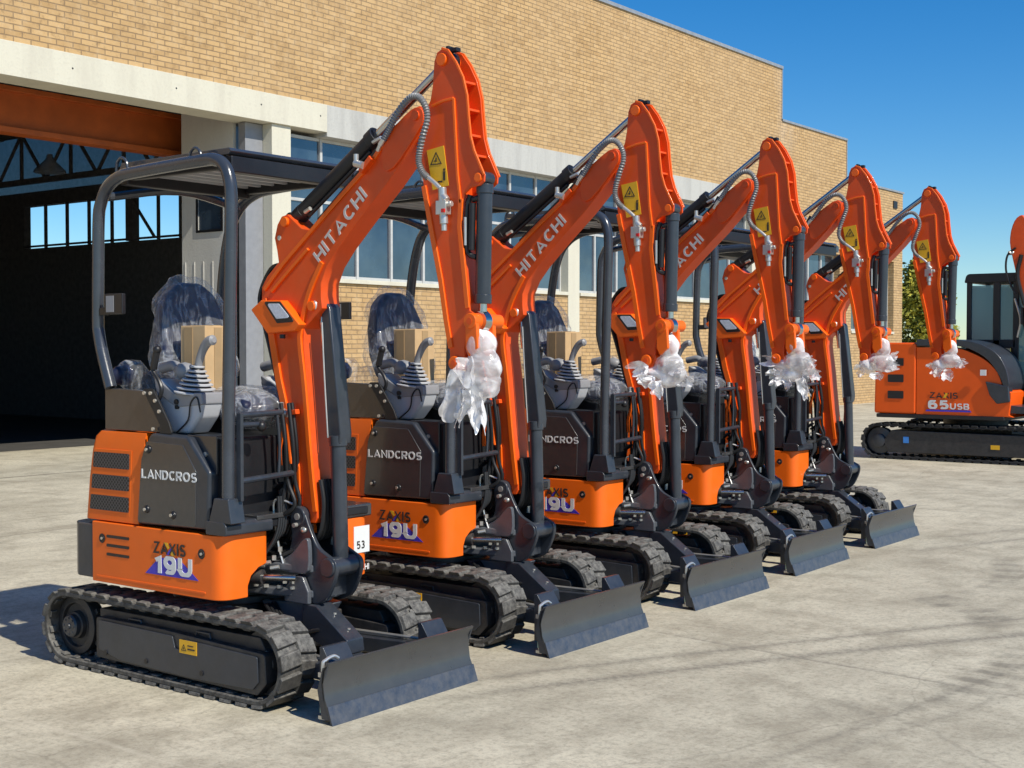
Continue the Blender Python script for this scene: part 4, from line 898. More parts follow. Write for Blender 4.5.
    # breaker hose with spiral guard + valve
    hp = [(1.045, -.082, 2.530), (1.080, -.085, 2.570), (1.117, -.090, 2.614), (1.170, -.095, 2.665), (1.228, -.10, 2.695), (1.274, -.10, 2.684), (1.308, -.10, 2.637), (1.314, -.10, 2.585), (1.291, -.10, 2.523), (1.262, -.09, 2.46), (1.254, -.085, 2.409), (1.275, -.085, 2.364), (1.300, -.08, 2.340)]
    MB().tube(hp, .0135, 10, 14, rfun=lambda u, i: .0165 if i % 3 == 0 else .0125).build('spiral_hose', paint('hose_guard_grey', (.20, .20, .20), .4, var=.1), armo)
    vv = MB(); vv.tube([(1.292, -.080, 2.348), (1.341, -.078, 2.312), (1.366, -.075, 2.290)], .010, 10, 3); vv.cyl((1.052, -.08, 2.54), (1.02, -.08, 2.505), .012); vv.cyl((1.02, -.08, 2.505), (1.005, -.08, 2.48), .009)
    vv.cyl((1.375, -.072, 2.292), (1.385, -.072, 2.135), .019, seg=12); vv.cyl((1.385, -.072, 2.155), (1.386, -.072, 2.105), .013, seg=10); vv.box((1.383, -.074, 2.205), (.055, .04, .06)); vv.cyl((1.383, -.075, 2.215), (1.432, -.075, 2.220), .013, seg=8); vv.cyl((1.375, -.072, 2.26), (1.40, -.072, 2.235), .018)
    vv.build('stop_valve', 'zinc', armo, bevel=.002); MB().box((1.402, -.098, 2.190), (.016, .01, .016)).build('valve_tag', 'red', armo)
    # ---------- bucket cylinder
    bk = MB(); bk.cyl((1.553, 0, 2.285), (1.542, 0, 1.81), .034, seg=24); bk.cyl((1.553, 0, 2.30), (1.553, 0, 2.26), .038, seg=24); bk.cyl((1.543, 0, 1.83), (1.542, 0, 1.79), .038, seg=24)
    bkc = bk.build('bucket_cylinder', 'steel', root, bevel=.003)
    MB().cyl((1.555, -.034, 2.324), (1.555, .034, 2.324), .03).bx(1.537, 1.572, -.022, .022, 2.28, 2.324).build('barrel_eye', 'steel', bkc, bevel=.004)
    MB().cyl((1.542, 0, 1.79), (1.542, 0, 1.755), .018).cyl((1.535, -.022, 1.715), (1.535, .022, 1.715), .043, seg=20).build('rod_eye', 'chrome', bkc)
    sd = MB(); sd.tube([(1.50, -.03, 2.255), (1.485, -.035, 2.20), (1.482, -.035, 2.04), (1.495, -.03, 2.0), (1.52, -.02, 1.99)], .013, 8, 4); sd.cyl((1.51, -.032, 2.22), (1.505, -.032, 2.02), .015); sd.cyl((1.51, -.03, 2.235), (1.545, -.02, 2.245), .012); sd.build('feed_hose', 'hose', bkc)
    MB().tube([(1.487, -.052, 2.16), (1.487, -.052, 2.04)], .006, 8, 0).build('steel_pipe', 'zinc', bkc)
    return root, armo, dk

proto, proto_arm, _ = build_mini()
spots = [(0.0, 0.0, 0.), (.006, 1.567, .2), (-.010, 3.140, -.4), (-.078, 4.630, 1.2), (-.125, 6.225, .3)]
minis = [proto] + [copy_tree(proto) for _ in spots[1:]]
labels = ['orange mini excavator first in the row, long bubble wrap on its arm, sticker 53',
          'orange mini excavator second from the front of the row, beside the one with sticker 53',
          'orange mini excavator in the middle of the row of five',
          'orange mini excavator fourth in the row, between the middle one and the last one',
          'orange mini excavator last in the row, beside the large cabbed excavator']
for m, (x, y, rz), lb in zip(minis, spots, labels):
    m.location = (x, y, 0); m.rotation_euler = (0, 0, R(rz)); tag(m, lb, 'excavator', 'mini excavators parked in a row')
def arm_of(m): return [c for c in col.objects if c.parent == m and c.name.split('.')[0] == 'arm'][0]
wraps = [
 [((1.535, 0, 1.605), (.105, .15, .15)), ((1.55, 0, 1.52), (.16, .17, .16)), ((1.53, 0, 1.455), (.19, .16, .13)), ((1.585, 0, 1.425), (.07, .11, .07)), ((1.50, 0, 1.40), (.11, .11, .10))],
 [((1.535, 0, 1.60), (.10, .15, .15)), ((1.53, 0, 1.51), (.19, .18, .14)), ((1.46, -.02, 1.47), (.19, .15, .09)), ((1.59, .0, 1.465), (.12, .12, .08)), ((1.54, 0, 1.44), (.15, .14, .09))],
 [((1.535, 0, 1.60), (.10, .15, .13)), ((1.55, 0, 1.51), (.21, .17, .14)), ((1.44, -.02, 1.50), (.16, .10, .08)), ((1.50, 0, 1.44), (.15, .13, .09)), ((1.62, .02, 1.47), (.09, .10, .08))],
 [((1.55, 0, 1.60), (.10, .15, .14)), ((1.53, 0, 1.50), (.21, .17, .12)), ((1.44, -.02, 1.47), (.13, .13, .11)), ((1.60, 0, 1.465), (.12, .10, .06))],
 [((1.545, 0, 1.60), (.10, .14, .14)), ((1.53, 0, 1.50), (.20, .17, .12)), ((1.45, -.02, 1.465), (.12, .12, .10)), ((1.60, 0, 1.48), (.10, .10, .06))]]
# ragged sheets: (start point, direction, length, width, side direction)
sheets = [
 [((1.475, -.06, 1.50), (-.22, -.03, -1), .30, .12), ((1.445, -.05, 1.43), (-.10, .02, -1), .22, .11), ((1.50, -.05, 1.42), (.0, .0, -1), .17, .10), ((1.55, -.02, 1.41), (.10, .0, -1), .24, .075), ((1.58, .0, 1.46), (1, -.1, -.45), .06, .07), ((1.53, -.07, 1.56), (.1, -.1, -1), .16, .10)],
 [((1.44, -.08, 1.50), (-1, -.1, -.35), .14, .12), ((1.58, -.04, 1.50), (1, -.1, .12), .13, .09), ((1.60, .02, 1.45), (1, .2, -.4), .11, .08), ((1.52, -.07, 1.43), (.1, 0, -1), .10, .08), ((1.48, -.08, 1.45), (-.5, 0, -1), .08, .12), ((1.40, .03, 1.47), (-.7, .2, -.6), .10, .09)],
 [((1.42, -.04, 1.52), (-1, 0, .15), .15, .08), ((1.62, 0, 1.50), (1, -.1, .35), .11, .09), ((1.60, -.02, 1.42), (.45, 0, -1), .18, .07), ((1.50, -.05, 1.42), (-.3, 0, -1), .10, .12), ((1.44, -.05, 1.45), (-.8, 0, -.5), .11, .10), ((1.63, .04, 1.46), (1, .2, -.3), .10, .08)],
 [((1.60, 0, 1.48), (1, -.1, -.05), .13, .09), ((1.42, -.06, 1.46), (-.8, 0, -.5), .09, .10), ((1.54, -.05, 1.43), (.1, 0, -1), .07, .12), ((1.60, .04, 1.52), (.9, .2, .5), .09, .07)],
 [((1.60, 0, 1.48), (1, -.1, .1), .12, .09), ((1.43, -.06, 1.46), (-.8, 0, -.5), .08, .10), ((1.54, -.03, 1.43), (.1, 0, -1), .12, .10), ((1.47, -.05, 1.43), (-.4, 0, -1), .09, .07)]]
def film_sheets(name, lst, parent, seed):
    rnd = random.Random(seed); mb = MB()
    for (p, d, L, wd) in lst:
        p = Vector(p); d = Vector(d).normalized(); sdir = d.cross(Vector((0, 1, .15))).normalized(); nn = sdir.cross(d)
        NU, NV = 12, 9; ph = rnd.uniform(0, 9); g = []
        for i in range(NU + 1):
            u = i / NU; row = []
            for j in range(NV + 1):
                v = j / NV - .5
                rag = .70 + .5 * noise.noise(Vector((j * .55, seed * 3.7, ph)))
                wv = wd * (.55 + .55 * math.sin(PI * min(1, u * .75 + .12))) * (1 + .25 * noise.noise(Vector((u * 4, ph, 1))))
                q = p + d * (L * u * rag * 1.2) + sdir * (v * wv)
                q += nn * (.030 * noise.noise(Vector((u * 3, v * 6, ph))) + .016 * noise.noise(Vector((u * 7, v * 14, ph + 3))) + .03 * math.cos(v * 5) - .02)
                row.append(mb.bm.verts.new(q))
            g.append(row)
        for i in range(NU):
            for j in range(NV): mb.bm.faces.new((g[i][j], g[i][j + 1], g[i + 1][j + 1], g[i + 1][j]))
    o = mb.build(name, 'bubble', parent, sharp=180); o.modifiers.new('s', 'SUBSURF').levels = 1; return o
for i, (m, w, sh_) in enumerate(zip(minis, wraps, sheets)):
    w = [(( 1.53 + (c[0] - 1.53) * .88, c[1], c[2]), (d[0] * .86, d[1] * .84, d[2] * .92)) for c, d in w]
    bw = crumple('bubble_wrap', w, 'bubble', arm_of(m), .009, .017, 6, i + 1)
    sh_ = [((1.53 + (a[0] - 1.53) * .85, a[1], a[2]), dd, L * .78, wd * .85) for a, dd, L, wd in sh_]
    film_sheets('loose_wrap', sh_, bw, i + 2)
# cardboard boxes standing on the seats
bxl = ['taped cardboard box on the seat of the front mini excavator with sticker 53', 'cardboard box under clear film on the seat of the second mini excavator', 'cardboard box on the seat of the third mini excavator, half hidden by its joystick']
for i in range(3):
    m = minis[i]; e = empty('cardboard_box', (m.location.x - .13, m.location.y - .11, 1.40), R(4 - 5 * i)); tag(e, bxl[i], 'box', 'cardboard boxes on the excavator seats')
    MB().box((0, 0, .15), (.17, .17, .32)).build('carton', 'card', e, bevel=.004)
    MB().box((.0, 0, .3115), (.162, .05, .003)).box((.0865, 0, .15), (.003, .05, .302)).box((-.03, -.0865, .15), (.06, .003, .302)).build('tape', 'tape', e)
    lv = [c for c in col.objects if c.parent == m]
for m in minis[1:]:
    for c in [c for c in col.objects if c.parent == m and c.name.split('.')[0] == 'deck_skirt']:
        for k in [k for k in col.objects if k.parent == c and k.name.split('.')[0] in ('sticker', 'sticker_number')]: bpy.data.objects.remove(k)
# red-handled lever seen on some machines
for i in (2, 3):
    g = MB(); g.cyl((.10, .42, 1.62), (.03, .42, 1.80), .022, .014); g.build('red_handle', 'red', minis[i])
    MB().cyl((.22, .42, 1.35), (.09, .42, 1.64), .006).build('handle_rod', 'zinc', minis[i])

# ------------------------------------------------------------------ large excavator on the right
def build_big():
    root = empty('excavator', (-1.6, 15.2, 0)); O = Vector((1.6, -15.2, 0))
    def B(mb, *a, **k):
        bmesh.ops.translate(mb.bm, vec=O, verts=mb.bm.verts[:]); return mb.build(*a, **k)
    for (ya, yb) in ((14.65, 14.22), (15.75, 16.18)):
        sg = -1 if yb < ya else 1
        t = rubber_track(root, ya, yb, -2.39, .05, .26, .26, 52, 'rubber_track', .022, 'rubber_dark'); t.location = O
        f = B(MB().prism(rpoly([(-2.25, .10), (.0, .10), (.05, .22), (.0, .40), (-2.2, .42), (-2.32, .26)], .03), ya + sg * .05, yb - sg * .03), 'track_frame', 'underblack', root, bevel=.01)
        B(MB().lathe([(.19, -.1), (.19, .02), (.10, .03), (.095, .07), (.06, .08)], (-2.39, yb - sg * .10, .26), (0, sg, 0), 24), 'sprocket', 'steel', root)
        B(MB().lathe([(.19, -.1), (.19, .02), (.10, .03)], (.05, yb - sg * .10, .26), (0, sg, 0), 24), 'idler_wheel', 'steel', root)
        B(MB().bx(-2.02, -1.94, yb - sg * .024, yb - sg * .029, .24, .33), 'blue_sticker', paint('sky_blue_sticker', (.05, .25, .7), .4), f)
        B(MB().bx(-.78, -.66, yb - sg * .024, yb - sg * .029, .20, .26), 'warning_decal', 'yellow', f)
    B(MB().cyl((-1.3, 15.2, .40), (-1.3, 15.2, .66), .45, seg=32).bx(-1.9, -.6, 14.6, 15.8, .25, .45), 'carbody', 'underblack', root, bevel=.01)
    # house : lower orange shell with rounded shoulder toward the front
    sh = MB(); sh.prism(smoothpath([(-1.835, .66), (-.57, .655), (-.545, .68), (-.515, .94), (-.53, 1.0), (-.60, 1.03)], 2) + smoothpath([(-.62, 1.05), (-.70, 1.26), (-.85, 1.42), (-1.05, 1.53), (-1.30, 1.60), (-1.82, 1.61), (-1.835, 1.60)], 3), 14.25, 14.9)
    side = B(sh, 'side_cover', 'house_orange', root, bevel=.02, seg=3)
    tp = MB(); tp.prism(smoothpath([(-1.83, 1.63), (-1.25, 1.625), (-1.02, 1.56), (-.82, 1.43), (-.68, 1.24), (-.60, 1.06), (-.55, 1.02)], 3) + smoothpath([(-.53, 1.10), (-.57, 1.30), (-.68, 1.50), (-.85, 1.62), (-1.05, 1.69), (-1.30, 1.72), (-1.83, 1.72)], 3), 14.22, 14.95)
    B(tp, 'shoulder_cover', 'steel', root, bevel=.03, seg=3)
    B(MB().prism([(-.86, 1.14), (-.54, 1.08), (-.52, .86), (-.70, .83), (-.80, .95)], 14.215, 14.4), 'side_panel', 'steel', root, bevel=.02)
    en = B(MB().prism(rpoly([(-2.46, .66), (-1.842, .655), (-1.842, 1.675), (-2.44, 1.68)], [.04, 0, 0, .06]), 14.24, 15.95), 'engine_cover', 'house_orange', root, bevel=.03, seg=3)
    for k in range(3): B(MB().prism(rpoly([(-2.25, 1.345 - .235 * k), (-2.02, 1.345 - .235 * k), (-2.02, 1.455 - .235 * k), (-2.25, 1.455 - .235 * k)], .012), 14.232, 14.25), 'vent_slot', 'black', en)
    B(MB().bx(-2.42, -.60, 14.23, 16.0, .60, .655), 'under_rail', 'black', root, bevel=.01)
    tx = lambda *a, **k: text(*a, **k)
    text('model_lettering', '65', 'white', side, (-1.665 + 1.6, 14.245 - 15.2, .74), (1, 0, 0), (0, 0, 1), .30, .125, sw=.26, depth=.004)
    text('model_lettering', 'USB', 'white', side, (-1.35 + 1.6, 14.245 - 15.2, .74), (1, 0, 0), (0, 0, 1), .27, .085, bold=.03, depth=.004)
    text('range_lettering', 'ZAXIS', 'blackletter', side, (-1.64 + 1.6, 14.245 - 15.2, .89), (1, 0, 0), (0, 0, 1), .40, .085, bold=.02, depth=.004)
    B(MB().prism([(-1.70, .705), (-1.05, .705), (-1.07, .73), (-1.68, .73)], 14.243, 14.25), 'violet_stripe', 'purple', side)
    B(MB().prism([(-1.45, .90), (-1.41, .90), (-1.38, .96), (-1.41, .97)], 14.238, 14.243), 'accent_stroke', 'yellow', side)
    B(MB().bx(-.92, -.84, 14.20, 14.215, 1.22, 1.30), 'white_label', 'white', root)
    # cab (far side)
    cb = MB(); y0, y1 = 15.05, 15.95
    cb.prism(rpoly([(-1.43, 2.54), (-.42, 2.54), (-.28, 2.60), (-.32, 2.67), (-1.40, 2.67)], [.02, .04, .03, .05, .07], 5), y0 - .02, y1 + .02)
    for y in (y0, y1 - .06):
        cb.bx(-1.40, -1.33, y, y + .06, 1.2, 2.56); cb.bx(-1.02, -.92, y, y + .06, 1.2, 2.56); cb.bx(-.74, -.66, y, y + .06, 1.0, 2.56); cb.bx(-1.4, -.7, y, y + .06, 1.60, 1.72); cb.bx(-1.4, -.66, y, y + .06, 1.0, 1.25)
        cb.prism([(-.70, 2.56), (-.42, 2.56), (-.18, 1.75), (-.16, 1.0), (-.24, 1.0), (-.26, 1.72), (-.50, 2.46), (-.70, 2.46)], y, y + .06)
    cb.bx(-1.40, -1.36, y0, y1, 1.2, 1.7); cb.bx(-.9, -.16, y0, y1, .68, 1.1)
    cab = B(cb, 'cab', 'black', root, bevel=.01)
    B(MB().bx(-1.33, -.70, y0 + .025, y0 + .03, 1.72, 2.5).bx(-1.33, -.70, y1 - .03, y1 - .025, 1.72, 2.5).prism([(-.66, 2.46), (-.50, 2.46), (-.24, 1.72), (-.24, 1.1), (-.66, 1.1)], y0 + .025, y0 + .03).bx(-1.39, -1.385, y0, y1, 1.7, 2.5), 'cab_window', 'cabglass', cab, smooth=False)
    B(MB().bx(-1.25, -.95, 15.3, 15.7, 1.2, 1.9).bx(-1.25, -.7, 15.3, 15.75, 1.2, 1.4), 'operator_seat', 'black', cab, bevel=.05)
    B(MB().tube([(-.66, 15.0, 1.75), (-.62, 15.0, 2.0), (-.70, 15.0, 2.3)], .015, 8, 4), 'grab_handle', 'zinc', cab)
    B(MB().tube([(-1.30, 15.6, 1.3), (-1.28, 15.6, 1.9), (-1.22, 15.6, 2.05)], .09, 12, 4), 'headrest', 'black', cab, bevel=.02)
    B(MB().cyl((-.55, 14.9, 1.95), (-.50, 14.95, 1.7), .012).box((-.55, 14.9, 2.05), (.03, .16, .24)), 'mirror', 'black', cab, bevel=.01)
    B(MB().bx(-.60, -.50, 15.0, 15.1, 2.60, 2.68), 'cab_lamp', 'white', cab, bevel=.01)
    # boom in front of the cab, mostly outside the picture
    b = MB(); b.prism(smoothpath([(-.10, .80), (-.25, 1.2), (-.45, 1.9), (-.68, 2.85), (-.72, 3.15), (-.66, 3.38), (-.55, 3.46), (-.42, 3.40), (.2, 3.75), (1.2, 4.1), (1.3, 4.0), (1.25, 3.85), (.3, 3.35), (-.20, 3.0), (-.35, 2.7), (-.10, 1.8), (.10, 1.0), (.08, .8)], 3, True), 14.80, 15.00)
    bo = B(b, 'boom', 'boom_orange', root, bevel=.02)
    B(MB().tube([(-.63, 14.78, 3.0), (-.74, 14.78, 2.9), (-.76, 14.78, 2.7), (-.70, 14.78, 2.5), (-.62, 14.8, 2.35)], .015, 8, 4).tube([(-.55, 14.78, 2.9), (-.60, 14.78, 2.6), (-.5, 14.78, 2.2)], .03, 8, 4), 'hydraulic_hose', 'hose', bo)
    B(MB().cyl((-.60, 14.9, 2.95), (-.72, 14.78, 2.93), .03), 'hose_fitting', 'zinc', bo)
    B(MB().bx(-.50, .02, 14.8, 15.0, .62, .95), 'swing_post', 'steel', root, bevel=.02)
    B(MB().prism([(-.60, .70), (-.20, .70), (-.20, .78), (-.60, .82)], 14.3, 14.9), 'step_plate', 'steel', root, bevel=.01)
    bl = MB(); bl.prism([(.62, .02), (.60, .15), (.57, .28), (.61, .42), (.59, .42), (.55, .28), (.57, .02)], 14.25, 16.15); bl.bx(0, .58, 14.75, 14.9, .2, .3); bl.bx(0, .58, 15.5, 15.65, .2, .3)
    B(bl, 'dozer_blade', 'blade', root, bevel=.004)
    tag(root, 'large orange excavator with enclosed black cab beyond the row of mini excavators, marked 65', 'excavator')
    return root
big = build_big()

# ------------------------------------------------------------------ factory building
W = -10.25
bd = empty('factory_building', (W, 10, 0)); BO = Vector((-W, -10, 0))
tag(bd, 'long yellow brick factory with concrete lintel, strip windows and open workshop bay', 'building')
def BB(mb, name, mat, parent=None, **k):
    bmesh.ops.translate(mb.bm, vec=BO, verts=mb.bm.verts[:]); return mb.build(name, mat, parent or bd, **k)
T = .30
# upper walls of the three stepped blocks
BB(MB().bx(W - T, W, -12, 27.29, 5.47, 8.72), 'brick_wall', 'brick')
BB(MB().bx(W - T, W - .003, 27.29, 31.41, 4.30, 7.40), 'brick_wall', 'brick')
BB(MB().bx(W - T, W - .006, 31.41, 35.70, 4.22, 6.30), 'brick_wall', 'brick')
# side returns, back, roofs
BB(MB().bx(W - 16, W - T, 27.0, 27.287, 0, 8.72), 'side_wall', 'brick'); BB(MB().bx(W - 14, W - T, 31.1, 31.407, 0, 7.40), 'side_wall', 'brick'); BB(MB().bx(W - 12, W - T, 35.4, 35.69, 0, 6.30), 'side_wall', 'brick')
rf = MB().bx(W - 16, W - T, -12, 27.0, 8.3, 8.5).bx(W - 14, W - T, 27.29, 31.1, 7.1, 7.2).bx(W - 12, W - T, 31.41, 35.4, 6.0, 6.1); BB(rf, 'roof', 'flash')
fl = MB().bx(W - T - .03, W + .035, -12, 27.33, 8.722, 8.80).bx(W - T - .03, W + .03, 27.33, 31.45, 7.402, 7.46).bx(W - T - .03, W + .03, 31.45, 35.74, 6.302, 6.36)
fl.bx(W - .2, W + .02, 27.292, 27.33, 7.46, 8.72); fl.bx(W - .2, W + .02, 31.412, 31.45, 6.36, 7.40)
BB(fl, 'parapet_flashing', 'flash', bevel=.004)
# lintel: painted over the bay, bare concrete over the windows
BB(MB().bx(W - .45, W + .05, -12, 10.90, 5.03, 5.467), 'lintel', 'cream', bevel=.006)
BB(MB().bx(W - .45, W + .04, 10.903, 27.28, 4.965, 5.467), 'lintel', 'rawconc', bevel=.006)
sc2 = MB()
for yy in (6.2, 7.9, 9.5, 10.75): sc2.cyl((W + .05, yy, 5.27), (W + .053, yy, 5.27), .013, seg=8)
BB(sc2, 'bolt_hole', 'black')
# pillars
for (a, b_) in ((9.76, 10.155), (17.72, 18.12), (25.7, 26.1)):
    BB(MB().bx(W - .45, W + .0, a, b_, 0, 5.028 if a < 10 else 4.963), 'pillar', 'cream', bevel=.008)
# brick below the windows and sills, windows in bays
def bay(y0, y1, z0, z1, n, zt, par=None):
    BB(MB().bx(W - T, W - .02, y0, y1, 0, z0 - .08), 'brick_wall', 'brick')
    BB(MB().bx(W - T, W + .03, y0, y1, z0 - .078, z0 - .01), 'window_sill', 'cream', bevel=.006)
    w = BB(MB().bx(W - .24, W - .20, y0, y1, z0, z0 + .05).bx(W - .24, W - .20, y0, y1, z1 - .05, z1).bx(W - .245, W - .195, y0, y1, zt - .025, zt + .025), 'window_frame', 'frame', bevel=.004)
    st = (y1 - y0) / n
    for i in range(n + 1):
        yy = y0 + st * i; BB(MB().bx(W - .25, W - .185, yy - .026, yy + .026, z0 - .005, z1), 'window_mullion', 'frame', w, bevel=.004)
    rnd = random.Random(int(y0 * 7))
    for i in range(n):
        for (za, zb) in ((z0 + .05, zt - .025), (zt + .025, z1 - .05)):
            g = MB(); a = rnd.uniform(-.006, .006); c = rnd.uniform(-.006, .006)
            g.bx(W - .228 + a, W - .222 + a, y0 + st * i + .035, y0 + st * (i + 1) - .035, za, zb)
            for v in g.bm.verts:
                if v.co.z > (za + zb) / 2: v.co.x += c
            BB(g, 'window_pane', 'glass', w, smooth=False)
bay(10.158, 17.717, 2.73, 4.963, 9, 3.95)
bay(18.123, 25.697, 2.73, 4.963, 9, 3.95)
bay(26.103, 27.286, 2.73, 4.963, 1, 3.95)
def bay2(y0, y1, wy0, wy1, z0, z1, n):
    m = MB(); X_ = W - .003
    m.bx(W - T, X_, y0, y1, 0, z0 - .08); m.bx(W - T, X_, y0, wy0, z0 - .08, z1); m.bx(W - T, X_, wy1, y1, z0 - .08, z1); m.bx(W - T, X_, y0, y1, z1, 4.30)
    BB(m, 'brick_wall', 'brick'); BB(MB().bx(W - T, W + .03, wy0 + .002, wy1 - .002, z0 - .078, z0 - .01), 'window_sill', 'cream', bevel=.004)
    w = BB(MB().bx(W - .24, W - .20, wy0 + .002, wy1 - .002, z0, z0 + .05).bx(W - .24, W - .20, wy0 + .002, wy1 - .002, z1 - .052, z1 - .002), 'window_frame', 'frame')
    st = (wy1 - wy0) / n
    for i in range(n + 1): BB(MB().bx(W - .25, W - .185, wy0 + st * i - .03, wy0 + st * i + .03, z0, z1 - .002), 'window_mullion', 'frame', w)
    for i in range(n): BB(MB().bx(W - .228, W - .222, wy0 + st * i + .03, wy0 + st * (i + 1) - .03, z0 + .05, z1 - .05), 'window_pane', 'glass', w, smooth=False)
bay2(27.292, 31.406, 27.7, 31.0, 2.10, 4.2, 4)
bay2(31.413, 35.70, 31.8, 35.0, 2.10, 4.2, 4)
BB(MB().box((W + .01, 35.05, 5.92), (.03, .30, .22)), 'wall_vent', 'black')
# wall left of the bay
BB(MB().bx(W - T, W, -12, -2, 0, 5.028), 'brick_wall', 'brick')
# open door leaf standing at right angles, with small window
dl = MB(); dl.bx(-11.93, -11.56, 9.40, 9.46, .05, 5.30).bx(-10.98, -10.72, 9.40, 9.46, .05, 5.30).bx(-11.56, -10.98, 9.40, 9.46, .05, 3.42).bx(-11.56, -10.98, 9.40, 9.46, 4.03, 5.30)
for k in range(6): dl.bx(-11.86 + .215 * k, -11.84 + .215 * k, 9.392, 9.40, .1, 2.95)
leaf = BB(dl, 'door_leaf', 'doorpaint')
BB(MB().prism(rpoly([(-11.56, 3.42), (-10.98, 3.42), (-10.98, 4.03), (-11.56, 4.03)], .08), 9.425, 9.435), 'door_window', 'glass', leaf)
dwf = MB(); dwf.bx(-11.58, -11.54, 9.385, 9.40, 3.40, 4.05).bx(-11.0, -10.96, 9.385, 9.40, 3.40, 4.05).bx(-11.54, -11.0, 9.385, 9.40, 4.01, 4.05).bx(-11.54, -11.0, 9.385, 9.40, 3.40, 3.44); BB(dwf, 'door_window_frame', 'black', leaf)
BB(MB().bx(-10.60, -10.45, 9.40, 9.75, 0, 5.02), 'door_jamb', 'midgrey')
# interior
E1 = 14.0
iw = MB()
iw.bx(-27, -10.56, E1, E1 + .2, 0, 3.93).bx(-27, -10.56, E1, E1 + .2, 4.92, 5.25).bx(-27, -23.3, E1, E1 + .2, 3.93, 4.92).bx(-17.4, -10.56, E1, E1 + .2, 3.93, 4.92)
iw.bx(-27, -10.56, E1, E1 + .2, 6.6, 8.3)
iw.bx(-27, -26.8, -12, E1, 0, 8.3).bx(-27, -10.56, -12, -11.8, 0, 8.3)
iw.bx(-26.8, -10.7, -11.8, E1, 8.1, 8.29)
iw.bx(-10.56, -10.552, -2, 9.4, 5.47, 8.1)
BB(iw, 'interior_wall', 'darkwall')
BB(MB().bx(-27, -10.6, E1 + .05, E1 + .1, 5.25, 6.6), 'skylight_panel', 'translucent')
wf = MB()
for xx in (-23.25, -22.43, -21.6, -20.78, -19.95, -18.35, -17.62): wf.bx(xx - .014, xx + .014, E1 - .02, E1 + .06, 3.93, 4.92)
wf.bx(-19.32, -19.08, E1 - .1, E1 + .08, 3.93, 4.92); wf.bx(-23.3, -17.4, E1 - .02, E1 + .06, 3.96, 4.0)
wf.cyl((-19.1, E1 - .2, 4.95), (-18.2, E1 - .2, 3.95), .035, seg=6)
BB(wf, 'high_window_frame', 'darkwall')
# roof trusses
def truss(y, z0, z1, name='roof_truss'):
    m = MB(); m.bx(-26.8, -10.9, y - .05, y + .05, z0 - .06, z0 + .06); m.bx(-26.8, -10.9, y - .05, y + .05, z1 - .06, z1 + .06)
    k = 0; x = -26.0
    while x < -13.2:
        m.cyl((x, y, z0), (x + .9, y, z1), .04, seg=6); m.cyl((x + .9, y, z1), (x + 1.8, y, z0), .04, seg=6); m.bx(x + .87, x + .93, y - .03, y + .03, z0, z1); x += 1.8
    BB(m, name, 'darkwall')
truss(12.8, 5.25, 6.3); truss(9.0, 5.7, 6.7); truss(4.5, 5.7, 6.7)
pu = MB()
for k in range(8): pu.bx(-26 + 2 * k, -25.9 + 2 * k, -11, 13.9, 6.5, 6.6)
BB(pu, 'purlin', 'darkwall')
# crane girder and inner columns
cg = MB(); cg.bx(-12.55, -12.45, -8, 9.90, 4.78, 5.30); cg.bx(-12.65, -12.35, -8, 9.90, 5.30, 5.37); cg.bx(-12.65, -12.35, -8, 9.90, 4.70, 4.78); BB(cg, 'crane_girder', 'crane', bevel=.004)
BB(MB().bx(-15.3, -15.0, 7.2, 7.5, 0, 5.6).bx(-14.9, -14.75, 7.6, 7.7, 0, 5.6).bx(-15.9, -15.6, 7.2, 7.5, 0, 5.6), 'column', 'steel')
hb = BB(MB().bx(-14.99, -14.90, 7.25, 7.50, 1.9, 2.25), 'switch_box', 'doorpaint', bevel=.01)
li = MB(); li.lathe([(.05, .0), (.08, -.1), (.30, -.32), (.31, -.36)], (-17.8, 11.0, 5.35), (0, 0, 1), 16); BB(li, 'hanging_lamp', 'translucent')
BB(MB().bx(-26.8, -13.65, -11.5, E1, .002, .006), 'floor_shade_slab', 'floorshade', smooth=False)  # dark slab added where the lintel's shadow covers the bay floor

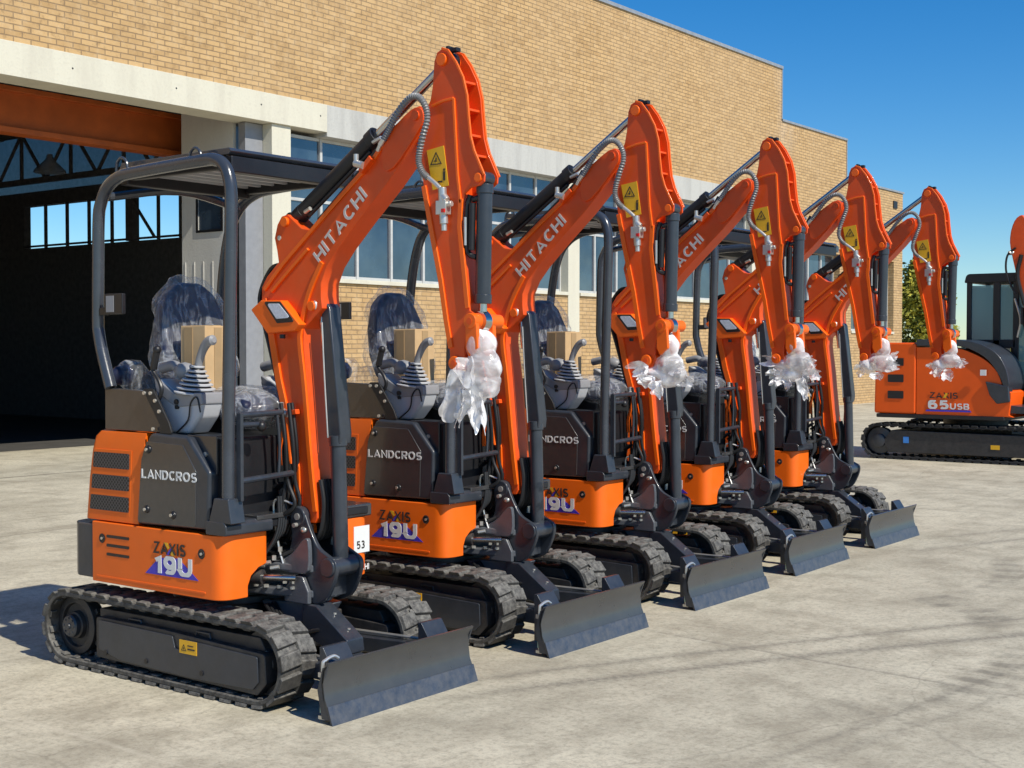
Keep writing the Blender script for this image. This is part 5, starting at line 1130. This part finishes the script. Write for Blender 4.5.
# ------------------------------------------------------------------ ground and far surroundings
g = MB(); g.bx(-400, 400, -400, 400, -.2, 0.0)
go = g.build('ground', 'ground', smooth=False); tag(go, kind='structure')
def tree(name, x, y, h, w, seed, label, n=12000, cat='tree', shape='cone'):
    rnd = random.Random(seed); r = empty(name, (x, y, 0)); tag(r, label, cat, 'trees beyond the factory')
    tr = MB(); tr.cyl((0, 0, 0), (0, 0, h * .8), .16, .04, 8)
    for k in range(14):
        a = rnd.uniform(0, 6.28); z = rnd.uniform(.15, .75) * h; L = w * .45 * (1 - z / h * .7); tr.cyl((0, 0, z), (math.cos(a) * L, math.sin(a) * L, z + L * .8), .035, .012, 5)
    tr.build('trunk', 'bark', r)
    cr = MB(); clumps = []
    for k in range(60):
        z = rnd.uniform(.05, 1.0); ww = w * .5 * (1 - z) ** .6 * rnd.uniform(.5, 1.0) + .1 if shape == 'cone' else w * .5 * math.sin(PI * min(1, z * .9 + .1)) ** .5 * rnd.uniform(.4, 1.)
        a = rnd.uniform(0, 6.28); clumps.append((math.cos(a) * ww, math.sin(a) * ww, z * h, rnd.uniform(.25, .5)))
    for k in range(n):
        c = rnd.choice(clumps); v = Vector((rnd.gauss(0, 1), rnd.gauss(0, 1), rnd.gauss(0, 1))); v = v.normalized() * c[3] * rnd.uniform(.5, 1)
        p = Vector(c[:3]) + Vector((v.x, v.y, v.z * 1.3)); s = rnd.uniform(.06, .12)
        d1 = Vector((rnd.gauss(0, 1), rnd.gauss(0, 1), rnd.gauss(0, .6))).normalized(); d2 = d1.cross(Vector((rnd.gauss(0, 1), rnd.gauss(0, 1), rnd.gauss(0, 1)))).normalized()
        q = [cr.bm.verts.new(p + d1 * s), cr.bm.verts.new(p + d2 * s * .6), cr.bm.verts.new(p - d1 * s), cr.bm.verts.new(p - d2 * s * .6)]
        if q[2].co.z > .05: cr.bm.faces.new(q)
    cr.build('crown', 'leaf', r, smooth=False)
tree('conifer_tree', -12.0, 42.5, 4.6, 3.4, 3, 'yellow green conifer just past the far corner of the brick factory')
tree('conifer_tree', -9.6, 44.2, 3.4, 3.6, 5, 'low rounded conifer behind the cab of the large excavator, shorter than its neighbour')

# ------------------------------------------------------------------ light
SUN_EL, SUN_AZ = R(45), math.atan2(-.15, 1.0)     # azimuth measured from +X toward +Y
w = bpy.data.worlds.new('World'); sc.world = w; w.use_nodes = True; t = w.node_tree
bg = t.nodes['Background']; sk = t.nodes.new('ShaderNodeTexSky'); sk.sky_type = 'NISHITA'; sk.sun_disc = False
sk.sun_elevation = SUN_EL; sk.sun_rotation = PI / 2 - SUN_AZ; sk.altitude = 200; sk.air_density = 1.0; sk.dust_density = .0; sk.ozone_density = 4.0
hs = t.nodes.new('ShaderNodeHueSaturation'); hs.inputs['Hue'].default_value = .500; hs.inputs['Saturation'].default_value = 1.40; hs.inputs['Value'].default_value = 1.32
t.links.new(sk.outputs[0], hs.inputs['Color']); t.links.new(mixc(t, 1.0, hs.outputs[0], (.86, 1.0, 1.10), 'MULTIPLY'), bg.inputs[0]); bg.inputs[1].default_value = .085
sd = bpy.data.lights.new('sun', 'SUN'); sd.energy = 5.0; sd.angle = R(.53); sd.color = (1, .945, .83)
so = bpy.data.objects.new('sun', sd); col.objects.link(so)
dv = Vector((math.cos(SUN_AZ) * math.cos(SUN_EL), math.sin(SUN_AZ) * math.cos(SUN_EL), math.sin(SUN_EL)))
so.rotation_euler = dv.to_track_quat('Z', 'Y').to_euler(); so.location = (5, -5, 20)

# ------------------------------------------------------------------ camera
cd = bpy.data.cameras.new('camera'); co = bpy.data.objects.new('camera', cd); col.objects.link(co); sc.camera = co
cd.sensor_width = 36; cd.lens = 36 * 1350 / 1024; cd.clip_end = 2000; cd.clip_start = .05
th = math.atan(1018 / 1350); pit = math.atan(36 / 1350)
f = Vector((-math.sin(th) * math.cos(pit), math.cos(th) * math.cos(pit), -math.sin(pit)))
co.location = (5.137, -4.56, 1.6); co.rotation_euler = f.to_track_quat('-Z', 'Y').to_euler()
sc.view_settings.view_transform = 'Standard'; sc.view_settings.look = 'None'; sc.view_settings.exposure = 0; sc.view_settings.gamma = 1
sc.render.resolution_x = 1024; sc.render.resolution_y = 768
sc.cycles.max_bounces = 8; sc.cycles.transparent_max_bounces = 16
